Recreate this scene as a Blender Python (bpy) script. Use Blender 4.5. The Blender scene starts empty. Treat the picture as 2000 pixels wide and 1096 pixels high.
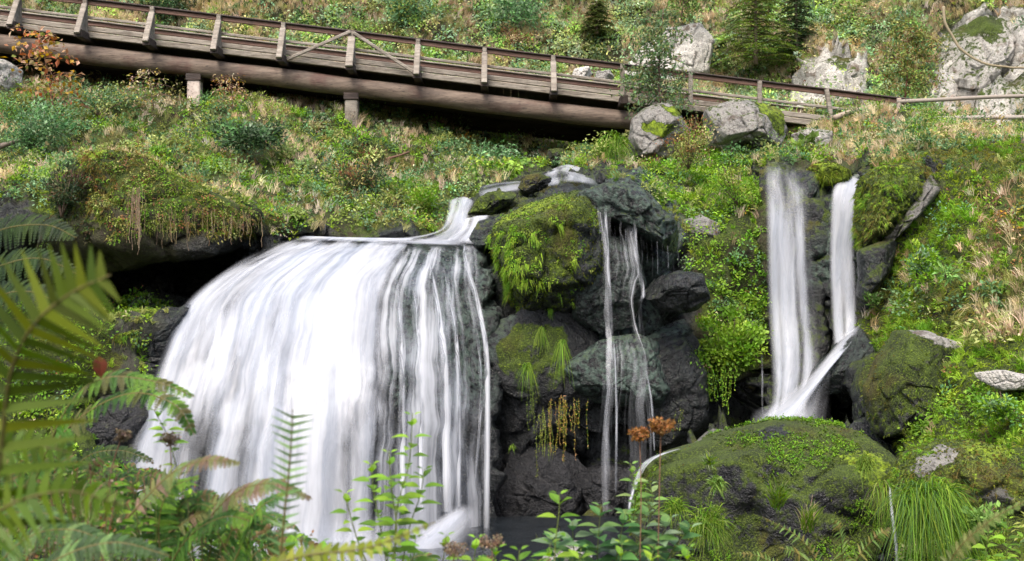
import bpy, math, random
import numpy as np
from mathutils import Vector
random.seed(7)
RG = np.random.default_rng(11)
F = 2414.0          # focal length in photo pixels
CZ = 5.0            # eye height above the plunge pool datum
COL = bpy.context.scene.collection

def P(px, py, d):
    """a point seen at photo pixel (px,py), d metres in front of the viewer"""
    px = np.asarray(px, float); py = np.asarray(py, float); d = np.asarray(d, float)
    return np.stack(np.broadcast_arrays((px-1000)/F*d, d, CZ+(548-py)/F*d), -1)
def proj(p):
    return 1000+p[..., 0]/p[..., 1]*F, 548-(p[..., 2]-CZ)/p[..., 1]*F
def nrm(v):
    return v/np.maximum(np.linalg.norm(v, axis=-1, keepdims=True), 1e-9)

# ------------------------------------------------------------ noise
_g = nrm(np.random.default_rng(3).normal(size=(256, 3)))
_pm = np.random.default_rng(5).permutation(256)
def perlin(p, seed=0):
    p = np.asarray(p, float)+seed*17.37
    i = np.floor(p).astype(int); f = p-i
    u = f*f*f*(f*(f*6-15)+10)
    out = 0
    for a in (0, 1):
        for b in (0, 1):
            for c in (0, 1):
                h = _pm[(_pm[(_pm[(i[..., 0]+a) & 255]+i[..., 1]+b) & 255]+i[..., 2]+c) & 255]
                g = _g[h]
                d = (g*(f-np.array([a, b, c]))).sum(-1)
                w = (u[..., 0] if a else 1-u[..., 0])*(u[..., 1] if b else 1-u[..., 1])*(u[..., 2] if c else 1-u[..., 2])
                out = out+w*d
    return out*1.6
def fbm(p, scale=1.0, oct=4, seed=0, gain=.5):
    s = 0; a = 1.0; p = np.asarray(p)*scale
    for k in range(oct):
        s = s+a*perlin(p, seed+k*3); a *= gain; p = p*2.03
    return s
def cells(p, scale=1.0, seed=0):
    """faceted 'broken rock' noise: planar tilt per voronoi cell; returns value and edge distance"""
    p = np.asarray(p, float)*scale+seed*9.1
    i = np.floor(p).astype(int)
    best = np.full(p.shape[:-1], 9.0); sec = best.copy(); val = np.zeros(p.shape[:-1])
    for a in (-1, 0, 1):
        for b in (-1, 0, 1):
            for c in (-1, 0, 1):
                q = i+np.array([a, b, c])
                h = _pm[(_pm[(_pm[q[..., 0] & 255]+q[..., 1]) & 255]+q[..., 2]) & 255]
                ctr = q+.5+_g[h]*.45
                dv = p-ctr
                d = (dv**2).sum(-1)**.5
                v = _g[(h*7+13) & 255][..., 0]*.5+(dv*_g[(h*5+3) & 255]).sum(-1)*1.2
                m = d < best
                sec = np.where(m, best, np.minimum(sec, d))
                val = np.where(m, v, val); best = np.where(m, d, best)
    return val, sec-best
def sstep(a, b, x):
    t = np.clip((x-a)/(b-a), 0, 1); return t*t*(3-2*t)
def inpoly(px, py, poly):
    poly = np.asarray(poly, float); ins = np.zeros(px.shape, bool)
    x1, y1 = poly[-1]
    for x2, y2 in poly:
        c = ((y1 > py) != (y2 > py)) & (px < (x2-x1)*(py-y1)/(y2-y1+1e-9)+x1)
        ins ^= c; x1, y1 = x2, y2
    return ins
def box(x0, y0, x1, y1): return [(x0, y0), (x1, y0), (x1, y1), (x0, y1)]

# ------------------------------------------------------------ mesh making
def make_mesh(name, V, Fc, mat, parent=None, smooth=True, attrs=None, col=None, uv=None):
    V = np.ascontiguousarray(V, np.float32)
    me = bpy.data.meshes.new(name)
    if isinstance(Fc, np.ndarray):
        k = Fc.shape[1]; nf = len(Fc)
        flat = np.ascontiguousarray(Fc.reshape(-1), np.int32)
        starts = np.arange(nf, dtype=np.int32)*k
    else:
        flat = np.array([i for f in Fc for i in f], np.int32)
        ln = np.array([len(f) for f in Fc]); starts = np.concatenate([[0], np.cumsum(ln)[:-1]]).astype(np.int32); nf = len(Fc)
    me.vertices.add(len(V)); me.vertices.foreach_set('co', V.reshape(-1))
    me.loops.add(len(flat)); me.loops.foreach_set('vertex_index', flat)
    me.polygons.add(nf); me.polygons.foreach_set('loop_start', starts)
    me.polygons.foreach_set('use_smooth', np.full(nf, smooth, bool))
    me.update(calc_edges=True)
    if col is not None:
        a = me.attributes.new('col', 'FLOAT_COLOR', 'POINT')
        c = np.ones((len(V), 4), np.float32); c[:, :3] = np.clip(col, 0, 1); a.data.foreach_set('color', c.reshape(-1))
    for k, v in (attrs or {}).items():
        a = me.attributes.new(k, 'FLOAT', 'POINT'); a.data.foreach_set('value', np.ascontiguousarray(v, np.float32).reshape(-1))
    if uv is not None:
        l = me.uv_layers.new(name='flow'); l.data.foreach_set('uv', np.ascontiguousarray(uv[flat], np.float32).reshape(-1))
    me.materials.append(mat)
    o = bpy.data.objects.new(name, me); COL.objects.link(o)
    if parent is not None: o.parent = parent; o.location = -parent.location
    return o
def tag(o, label=None, cat=None, group=None, kind=None):
    if label: o['label'] = label
    if cat: o['category'] = cat
    if group: o['group'] = group
    if kind: o['kind'] = kind
    return o
def thing(name, loc, label, cat, group=None):
    e = bpy.data.objects.new(name, None); COL.objects.link(e); e.location = [float(v) for v in loc]; e.empty_display_size = .2
    return tag(e, label, cat, group)

class Acc:
    def __init__(s): s.v = []; s.f = []; s.c = []; s.n = 0
    def add(s, V, Q, C):
        s.v.append(V); s.f.append(Q+s.n); s.c.append(np.broadcast_to(C, V.shape)); s.n += len(V)
    def build(s, name, mat, parent=None, smooth=False):
        return make_mesh(name, np.concatenate(s.v), np.concatenate(s.f), mat, parent, smooth, col=np.concatenate(s.c))

def rand_unit(n):
    return nrm(RG.normal(size=(n, 3)))
def leaves(acc, C, D, N, L, W, col):
    """diamond leaves: base at C, axis D, face normal N"""
    n = len(C); D = nrm(D); S = nrm(np.cross(D, N)); N = np.cross(S, D)
    L = np.broadcast_to(L, n)[:, None]; W = np.broadcast_to(W, n)[:, None]
    V = np.stack([C, C+D*L*.45+S*W*.5+N*L*.06, C+D*L-N*L*.12, C+D*L*.45-S*W*.5+N*L*.06], 1).reshape(-1, 3)
    Q = np.arange(n*4).reshape(n, 4)
    acc.add(V, Q, np.repeat(col, 4, 0))
def big_leaves(acc, C, D, N, L, W, col, seg=5, droop=.25):
    """ovate leaves with a fold along the midrib"""
    n = len(C); D = nrm(D); S = nrm(np.cross(D, N)); N = np.cross(S, D)
    L = np.broadcast_to(L, n)[:, None]; W = np.broadcast_to(W, n)[:, None]
    prof = [0.05, .72, 1, .82, .45, .02] if seg == 5 else [.05, .9, .6, .02]
    rows = []
    for k, w in enumerate(prof):
        t = k/(len(prof)-1)
        c = C+D*L*t-N*L*droop*t*t
        rows += [c-S*W*.5*w+N*W*.16*w, c, c+S*W*.5*w+N*W*.16*w]
    V = np.stack(rows, 1)
    m = len(rows); Q = []
    for k in range(len(prof)-1):
        for j in (0, 1):
            a = k*3+j; Q.append([a, a+1, a+4, a+3])
    Q = (np.arange(n)[:, None, None]*m+np.array(Q)[None]).reshape(-1, 4)
    acc.add(V.reshape(-1, 3), Q, np.repeat(col, m, 0))
def blades(acc, C, D, L, W, col, droop=.6, seg=3, tipcol=None):
    """arching grass blades that hang with gravity"""
    n = len(C); D = nrm(D); G = np.array([0, 0, -1.])
    L = np.broadcast_to(L, n)[:, None]; W = np.broadcast_to(W, n)[:, None]; dr = np.broadcast_to(droop, n)[:, None]
    S = nrm(np.cross(D, rand_unit(n)*.6+np.array([0, -1., 0])))
    rows = []; cc = []
    for k in range(seg+1):
        t = k/seg; c = C+D*L*t+G*L*dr*t*t
        w = W*.5*(1-t**1.5*.9)
        rows += [c-S*w, c+S*w]
        cc += [col if tipcol is None else col*(1-t)+tipcol*t]*2
    V = np.stack(rows, 1); m = 2*(seg+1)
    Q = np.array([[2*k, 2*k+1, 2*k+3, 2*k+2] for k in range(seg)])
    Q = (np.arange(n)[:, None, None]*m+Q[None]).reshape(-1, 4)
    acc.add(V.reshape(-1, 3), Q, np.stack(cc, 1).reshape(-1, 3))
def tube(acc, pts, rad, col=(.1, .07, .05), sides=6, wob=0):
    pts = np.asarray(pts, float); n = len(pts); rad = np.broadcast_to(rad, n)
    T = nrm(np.gradient(pts, axis=0)); up = np.array([0, 1., 0.]) if abs(T[0][1]) < .8 else np.array([1., 0, 0])
    A = nrm(np.cross(T, up)); B = np.cross(T, A)
    th = np.arange(sides)/sides*2*math.pi
    V = pts[:, None]+rad[:, None, None]*(np.cos(th)[None, :, None]*A[:, None]+np.sin(th)[None, :, None]*B[:, None])
    if wob: V = V+fbm(V, 3, 2, 4)[..., None]*wob*rad[:, None, None]*rand_unit(1)[0]
    V = V.reshape(-1, 3)
    Q = [[k*sides+j, k*sides+(j+1) % sides, (k+1)*sides+(j+1) % sides, (k+1)*sides+j] for k in range(n-1) for j in range(sides)]
    # end caps as fans of quads round a centre point
    V = np.concatenate([V, pts[:1], pts[-1:]]); c0 = n*sides
    for j in range(0, sides, 2):
        Q.append([c0, (j+2) % sides, (j+1) % sides, j]); b = (n-1)*sides
        Q.append([c0+1, b+j, b+(j+1) % sides, b+(j+2) % sides])
    acc.add(V, np.array(Q), np.asarray(col, float))
def curve(pts, n=12):
    """Catmull-Rom through control points"""
    p = np.asarray(pts, float); m = len(p)
    if m == 2: return p[0]+(p[1]-p[0])*np.linspace(0, 1, n)[:, None]
    q = np.concatenate([[2*p[0]-p[1]], p, [2*p[-1]-p[-2]]]); t = np.linspace(0, m-1-1e-6, n); i = t.astype(int)
    f = (t-i).reshape((-1,)+(1,)*(p.ndim-1))
    a, b, c, d = q[i], q[i+1], q[i+2], q[i+3]
    return .5*(2*b+(c-a)*f+(2*a-5*b+4*c-d)*f*f+(3*b-a-3*c+d)*f**3)
def sample(V, Q, n):
    A, B, C, D = (V[Q[:, k]] for k in range(4))
    c = np.cross(C-A, D-B); ar = np.linalg.norm(c, axis=1)*.5
    cum = np.cumsum(ar); k = np.searchsorted(cum, RG.random(n)*cum[-1]); k = np.minimum(k, len(Q)-1)
    u = RG.random(n)[:, None]; v = RG.random(n)[:, None]
    p = (A[k]*(1-u)+B[k]*u)*(1-v)+(D[k]*(1-u)+C[k]*u)*v
    return p, nrm(c[k])
def pal(n, *cols, var=.18, w=None, p=None):
    c = np.array(cols, float); w = np.ones(len(c))/len(c) if w is None else np.array(w)/np.sum(w)
    if p is None or n < 40: k = RG.choice(len(c), n, p=w)
    else:      # plants of one kind grow together
        q = fbm(p, .55, 3, len(cols)*7)+RG.normal(size=n)*.16; rk = np.argsort(np.argsort(q))/n; k = np.minimum(np.searchsorted(np.cumsum(w), rk), len(c)-1)
    return np.clip(c[k]*(1+RG.normal(size=(n, 1))*var)*(1+RG.normal(size=(n, 3))*var*.35), .002, .9)

# ------------------------------------------------------------ materials
def mat_new(name):
    m = bpy.data.materials.new(name); m.use_nodes = True; nt = m.node_tree; nt.nodes.clear(); return m, nt
def nd(nt, t, **kw):
    n = nt.nodes.new(t)
    for k, v in kw.items():
        if k in n.inputs.keys() if isinstance(k, str) else False: n.inputs[k].default_value = v
        else: setattr(n, k, v)
    return n
def lk(nt, a, b): nt.links.new(a, b)
def mixc(nt, fac, a, b):
    n = nt.nodes.new('ShaderNodeMix'); n.data_type = 'RGBA'
    for s, v in ((0, fac), (6, a), (7, b)):
        if hasattr(v, 'links') or isinstance(v, bpy.types.NodeSocket): nt.links.new(v, n.inputs[s])
        else: n.inputs[s].default_value = v if not isinstance(v, tuple) else (*v, 1)
    return n.outputs[2]
def mth(nt, op, a, b=0.0, c=None, clamp=False):
    n = nt.nodes.new('ShaderNodeMath'); n.operation = op; n.use_clamp = clamp
    for s, v in enumerate((a, b) if c is None else (a, b, c)):
        if isinstance(v, bpy.types.NodeSocket): nt.links.new(v, n.inputs[s])
        else: n.inputs[s].default_value = v
    return n.outputs[0]
def noise(nt, vec, scale, detail=4, rough=.55):
    n = nt.nodes.new('ShaderNodeTexNoise'); n.inputs['Scale'].default_value = scale; n.inputs['Detail'].default_value = detail
    n.inputs['Roughness'].default_value = rough; nt.links.new(vec, n.inputs['Vector']); return n.outputs['Fac']
def rng(nt, v, a, b, c=0., d=1.):
    n = nt.nodes.new('ShaderNodeMapRange'); n.interpolation_type = 'SMOOTHSTEP'
    nt.links.new(v, n.inputs[0])
    for k, x in enumerate((a, b, c, d)): n.inputs[k+1].default_value = x
    return n.outputs[0]

def leaf_mat(name, trans=.35, rough=.45, spec=.35):
    m, nt = mat_new(name)
    at = nd(nt, 'ShaderNodeAttribute', attribute_name='col')
    b = nt.nodes.new('ShaderNodeBsdfPrincipled'); b.inputs['Roughness'].default_value = rough; b.inputs['Specular IOR Level'].default_value = spec
    lk(nt, at.outputs['Color'], b.inputs['Base Color'])
    t = nt.nodes.new('ShaderNodeBsdfTranslucent'); hs = nt.nodes.new('ShaderNodeHueSaturation'); hs.inputs['Value'].default_value = 1.3; hs.inputs['Saturation'].default_value = 1.1
    lk(nt, at.outputs['Color'], hs.inputs['Color']); lk(nt, hs.outputs[0], t.inputs[0])
    mx = nt.nodes.new('ShaderNodeMixShader'); mx.inputs[0].default_value = trans
    lk(nt, b.outputs[0], mx.inputs[1]); lk(nt, t.outputs[0], mx.inputs[2])
    o = nt.nodes.new('ShaderNodeOutputMaterial'); lk(nt, mx.outputs[0], o.inputs[0]); return m

def rock_mat(name, dark=(.006, .0062, .0075), mid=(.018, .0185, .021), pale=(.52, .50, .46), soil=(.030, .024, .013)):
    """rock with attributes: tone (0 wet dark .. 1 dry pale), moss, soil, algae"""
    m, nt = mat_new(name)
    tc = nt.nodes.new('ShaderNodeTexCoord'); geo = nt.nodes.new('ShaderNodeNewGeometry'); V = geo.outputs['Position']
    A = {k: nd(nt, 'ShaderNodeAttribute', attribute_name=k).outputs['Fac'] for k in ('tone', 'moss', 'soil', 'algae')}
    n1 = noise(nt, V, 2.2, 6, .62); n2 = noise(nt, V, 9, 5, .65); n3 = noise(nt, V, 38, 3, .6); n4 = noise(nt, V, .8, 3)
    wet = mixc(nt, rng(nt, n1, .38, .66), dark, mid)
    wet = mixc(nt, rng(nt, n2, .56, .7), wet, (.042, .041, .043)); wet = mixc(nt, rng(nt, n3, .55, .66), wet, (.006, .007, .007))
    dry = mixc(nt, rng(nt, n2, .32, .5), (pale[0]*.42, pale[1]*.4, pale[2]*.4), pale)
    dry = mixc(nt, rng(nt, n1, .55, .68), dry, (.17, .13, .1))
    dry = mixc(nt, rng(nt, n3, .56, .68), dry, (.13, .13, .10))
    c = mixc(nt, A['tone'], wet, dry)
    # soil
    so = mixc(nt, rng(nt, n2, .35, .65), soil, (soil[0]*1.5, soil[1]*2.0, soil[2]*1.2))
    c = mixc(nt, A['soil'], c, so)
    # pale green algae film
    al = mth(nt, 'MULTIPLY', A['algae'], rng(nt, n2, .38, .62))
    c = mixc(nt, al, c, (.065, .10, .08))
    # moss
    sep = nt.nodes.new('ShaderNodeSeparateXYZ'); lk(nt, geo.outputs['Normal'], sep.inputs[0])
    up = rng(nt, sep.outputs[2], -.35, .75, -.25, .3)
    mm = mth(nt, 'ADD', mth(nt, 'ADD', mth(nt, 'MULTIPLY', A['moss'], 1.25), up), mth(nt, 'MULTIPLY', mth(nt, 'SUBTRACT', n2, .5), 1.6))
    mm = mth(nt, 'MULTIPLY', rng(nt, mth(nt, 'ADD', mm, mth(nt, 'MULTIPLY', mth(nt, 'SUBTRACT', n4, .5), 1.0)), .45, .8), rng(nt, A['moss'], .02, .25))
    mc = mixc(nt, rng(nt, n1, .35, .68), (.010, .016, .003), (.036, .058, .006))
    mc = mixc(nt, rng(nt, n3, .46, .66), mc, (.072, .105, .009))
    mb = mixc(nt, rng(nt, n2, .35, .65), (.085, .13, .008), (.17, .24, .012))
    mc = mixc(nt, rng(nt, mth(nt, 'ADD', A['moss'], mth(nt, 'ADD', mth(nt, 'MULTIPLY', mth(nt, 'SUBTRACT', n2, .5), 1.1), mth(nt, 'MULTIPLY', mth(nt, 'SUBTRACT', n3, .5), .5))), .78, 1.05), mc, mb)
    mc = mixc(nt, mth(nt, 'MULTIPLY', rng(nt, n4, .55, .7), .5), mc, (.07, .045, .012))
    c = mixc(nt, mm, c, mc)
    b = nt.nodes.new('ShaderNodeBsdfPrincipled'); lk(nt, c, b.inputs['Base Color'])
    r = mth(nt, 'ADD', mth(nt, 'MULTIPLY', n2, .45), mth(nt, 'MULTIPLY', A['tone'], .5))
    r = mth(nt, 'MAXIMUM', r, mth(nt, 'MULTIPLY', mth(nt, 'MAXIMUM', mm, A['soil']), .9), clamp=True)
    r = mth(nt, 'ADD', r, .08, clamp=True)
    lk(nt, r, b.inputs['Roughness']); b.inputs['Specular IOR Level'].default_value = .4
    h = mth(nt, 'ADD', mth(nt, 'MULTIPLY', n2, .6), mth(nt, 'MULTIPLY', n3, .3))
    vo = nt.nodes.new('ShaderNodeTexVoronoi'); vo.feature = 'DISTANCE_TO_EDGE'; vo.inputs['Scale'].default_value = .8
    wv = nt.nodes.new('ShaderNodeVectorMath'); wv.operation = 'ADD'
    nv = nt.nodes.new('ShaderNodeTexNoise'); nv.inputs['Scale'].default_value = 1.5; lk(nt, V, nv.inputs['Vector'])
    lk(nt, V, wv.inputs[0]); lk(nt, nv.outputs['Color'], wv.inputs[1]); lk(nt, wv.outputs[0], vo.inputs['Vector'])
    crack = rng(nt, vo.outputs['Distance'], 0, .04)
    h = mth(nt, 'ADD', h, mth(nt, 'ADD', mth(nt, 'MULTIPLY', n1, .8), mth(nt, 'MULTIPLY', crack, .07)))
    bp = nt.nodes.new('ShaderNodeBump'); bp.inputs['Strength'].default_value = 1.; bp.inputs['Distance'].default_value = .11
    lk(nt, h, bp.inputs['Height']); lk(nt, bp.outputs[0], b.inputs['Normal'])
    o = nt.nodes.new('ShaderNodeOutputMaterial'); lk(nt, b.outputs[0], o.inputs[0]); return m

def wood_mat(name, c1, c2, c3, scale=(.7, 9, 9), moss=0., rough=.75):
    m, nt = mat_new(name); geo = nt.nodes.new('ShaderNodeNewGeometry')
    mp = nt.nodes.new('ShaderNodeMapping'); mp.inputs['Scale'].default_value = scale; mp.inputs['Rotation'].default_value = (0, math.radians(-7), 0)
    lk(nt, geo.outputs['Position'], mp.inputs['Vector']); V = mp.outputs[0]
    n1 = noise(nt, V, 1.2, 6, .65); n2 = noise(nt, V, 5, 4, .6); n3 = noise(nt, geo.outputs['Position'], 1.1, 5, .6)
    c = mixc(nt, rng(nt, n1, .34, .66), c1, c2); c = mixc(nt, rng(nt, n2, .54, .72), c, (c1[0]*.4, c1[1]*.4, c1[2]*.4))
    c = mixc(nt, rng(nt, n3, .52, .72), c, c3)
    b = nt.nodes.new('ShaderNodeBsdfPrincipled'); lk(nt, c, b.inputs['Base Color']); b.inputs['Roughness'].default_value = rough
    bp = nt.nodes.new('ShaderNodeBump'); bp.inputs['Strength'].default_value = .7; bp.inputs['Distance'].default_value = .02
    lk(nt, mth(nt, 'ADD', n1, n2), bp.inputs['Height']); lk(nt, bp.outputs[0], b.inputs['Normal'])
    o = nt.nodes.new('ShaderNodeOutputMaterial'); lk(nt, b.outputs[0], o.inputs[0]); return m

def water_mat(name, kx=9., ky=.35, contrast=1.5, seed=0.):
    """silky falling water: fine streaks along the flow (uv in metres), opacity from attribute dens"""
    m, nt = mat_new(name)
    uv0 = nd(nt, 'ShaderNodeUVMap', uv_map='flow')
    def wn(sx, sy, off, det=2):
        mp = nt.nodes.new('ShaderNodeMapping'); mp.inputs['Scale'].default_value = (sx, sy, 1); mp.inputs['Location'].default_value = (off, off, seed)
        lk(nt, uv0.outputs[0], mp.inputs['Vector']); return noise(nt, mp.outputs[0], 1, det, .5)
    warp = mth(nt, 'ADD', mth(nt, 'MULTIPLY', mth(nt, 'SUBTRACT', wn(.9, .7, 2.), .5), .4), mth(nt, 'MULTIPLY', mth(nt, 'SUBTRACT', wn(3.5, 1.6, 5.), .5), .08))
    cb = nt.nodes.new('ShaderNodeCombineXYZ'); lk(nt, warp, cb.inputs[0]); uv = nt.nodes.new('ShaderNodeVectorMath'); uv.operation = 'ADD'
    lk(nt, uv0.outputs[0], uv.inputs[0]); lk(nt, cb.outputs[0], uv.inputs[1])
    patchy = mth(nt, 'SUBTRACT', wn(2.2, .75, 11., 4), .5)
    def st(sx, sy, off):
        mp = nt.nodes.new('ShaderNodeMapping'); mp.inputs['Scale'].default_value = (sx, sy, 1); mp.inputs['Location'].default_value = (off+seed, off*2, off)
        lk(nt, uv.outputs[0], mp.inputs['Vector']); return noise(nt, mp.outputs[0], 1, 3, .5)
    s1 = st(kx, ky, 0); s2 = st(kx*.28, ky*.6, 3.3); s3 = st(kx*2.6, ky*1.4, 7.1)
    s = mth(nt, 'ADD', mth(nt, 'MULTIPLY', s1, .34), mth(nt, 'ADD', mth(nt, 'MULTIPLY', s2, .52), mth(nt, 'MULTIPLY', s3, .14)))
    d = nd(nt, 'ShaderNodeAttribute', attribute_name='dens').outputs['Fac']
    e = nd(nt, 'ShaderNodeAttribute', attribute_name='edge').outputs['Fac']
    a = mth(nt, 'ADD', mth(nt, 'ADD', d, mth(nt, 'MULTIPLY', patchy, 1.1 if contrast < 1 else 1.5)), mth(nt, 'MULTIPLY', mth(nt, 'SUBTRACT', s, .5), contrast*2.6))
    a = rng(nt, a, .05, 1.0, 0., .985)
    a = mth(nt, 'MULTIPLY', a, e)
    df = nt.nodes.new('ShaderNodeBsdfPrincipled'); df.inputs['Roughness'].default_value = .35; df.inputs['Specular IOR Level'].default_value = .4
    wc = mixc(nt, rng(nt, s, .38, .56), (.37, .41, .48), (.51, .53, .57))
    lk(nt, wc, df.inputs['Base Color'])
    bp = nt.nodes.new('ShaderNodeBump'); bp.inputs['Strength'].default_value = .5; bp.inputs['Distance'].default_value = .06
    lk(nt, s, bp.inputs['Height']); lk(nt, bp.outputs[0], df.inputs['Normal'])
    tl = nt.nodes.new('ShaderNodeBsdfTranslucent'); tl.inputs[0].default_value = (.42, .46, .54, 1)
    m1 = nt.nodes.new('ShaderNodeMixShader'); m1.inputs[0].default_value = .25; lk(nt, df.outputs[0], m1.inputs[1]); lk(nt, tl.outputs[0], m1.inputs[2])
    tr = nt.nodes.new('ShaderNodeBsdfTransparent')
    mx = nt.nodes.new('ShaderNodeMixShader'); lk(nt, a, mx.inputs[0]); lk(nt, tr.outputs[0], mx.inputs[1]); lk(nt, m1.outputs[0], mx.inputs[2])
    o = nt.nodes.new('ShaderNodeOutputMaterial'); lk(nt, mx.outputs[0], o.inputs[0]); return m

M_LEAF = leaf_mat('leaf foliage', .35, .5, .22)
M_GRASS = leaf_mat('grass blades', .4, .55, .18)
M_STRAW = leaf_mat('dry grass', .25, .7, .15)
M_BARK = leaf_mat('bark and twig', 0., .85, .2)
M_ROCK = rock_mat('wet rock')
M_LOG = wood_mat('weathered log', (.075, .052, .038), (.15, .112, .083), (.065, .028, .02), (1.3, 7, 7))
M_GREY = wood_mat('silver grey timber', (.15, .128, .10), (.27, .24, .20), (.09, .07, .052), (1.2, 10, 10))
M_RED = wood_mat('brown stained rail', (.12, .062, .042), (.19, .11, .08), (.09, .06, .045))
M_DARK = wood_mat('dark and shaded timber', (.022, .014, .011), (.045, .028, .022), (.012, .01, .009))  # dark brown; underside shade is painted in for deck, crossbeams and rear supports
# ------------------------------------------------------------ waterfall layouts (rows of photo points with a distance each)
def sheet(rows, nu, nv):
    """rows: [(points [(px,py)...], distance or distances)] from lip to foot -> grid (nv,nu,3) of world points"""
    R = []
    for pts, d in rows:
        d = np.broadcast_to(d, len(pts))
        c = curve(np.column_stack([np.asarray(pts, float), d]), nu); R.append(c)
    G = curve(np.stack(R), nv)
    return G
MAIN = sheet([
    ([(588, 461), (680, 464), (800, 466), (905, 470)], [24.9, 24.9, 25, 25.1]),
    ([(530, 478), (660, 480), (790, 480), (925, 478)], [24.1, 24.1, 24.2, 24.3]),
    ([(450, 520), (610, 508), (770, 505), (935, 500)], [23.3, 23.2, 23.3, 23.7]),
    ([(365, 590), (540, 575), (740, 570), (942, 575)], [22.5, 22.2, 22.3, 22.9]),
    ([(320, 685), (510, 685), (730, 690), (955, 690)], [21.7, 21.2, 21.3, 22.3]),
    ([(285, 780), (490, 800), (725, 800), (960, 800)], [21.2, 20.6, 20.7, 22.0]),
    ([(250, 900), (470, 920), (720, 920), (960, 920)], [20.8, 20.3, 20.4, 21.8]),
    ([(225, 1130), (460, 1130), (715, 1130), (960, 1130)], [20.5, 20.0, 20.1, 21.6])], 120, 150)
RIGHT = sheet([
    ([(1492, 318), (1530, 316), (1572, 322)], 25.6),
    ([(1492, 345), (1530, 342), (1578, 348)], 25.0),
    ([(1494, 440), (1538, 440), (1584, 440)], 24.6),
    ([(1498, 600), (1545, 600), (1592, 600)], 24.2),
    ([(1503, 700), (1552, 700), (1602, 705)], 23.7),
    ([(1505, 780), (1545, 785), (1590, 790)], 23.2),
    ([(1480, 838), (1530, 838), (1585, 836)], 22.8)], 50, 90)
NARROW = sheet([
    ([(1665, 342), (1680, 340), (1694, 345)], 25.6),
    ([(1628, 362), (1655, 358), (1688, 362)], 25.1),
    ([(1620, 420), (1645, 420), (1674, 420)], 24.7),
    ([(1618, 520), (1644, 520), (1671, 520)], 24.4),
    ([(1622, 600), (1647, 600), (1674, 600)], 24.1),
    ([(1628, 690), (1650, 680), (1676, 650)], 23.7)], 30, 70)
VEIL = sheet([
    ([(1150, 372), (1190, 366), (1245, 378)], 23.6),
    ([(1158, 400), (1200, 395), (1262, 420)], 22.9),
    ([(1165, 480), (1205, 480), (1262, 500)], 22.75),
    ([(1170, 600), (1210, 600), (1255, 600)], 22.55),
    ([(1170, 700), (1215, 690), (1275, 700)], 22.2),
    ([(1165, 790), (1210, 790), (1275, 800)], 21.8),
    ([(1165, 1000), (1205, 1000), (1270, 1000)], 21.7)], 60, 110)

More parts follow.
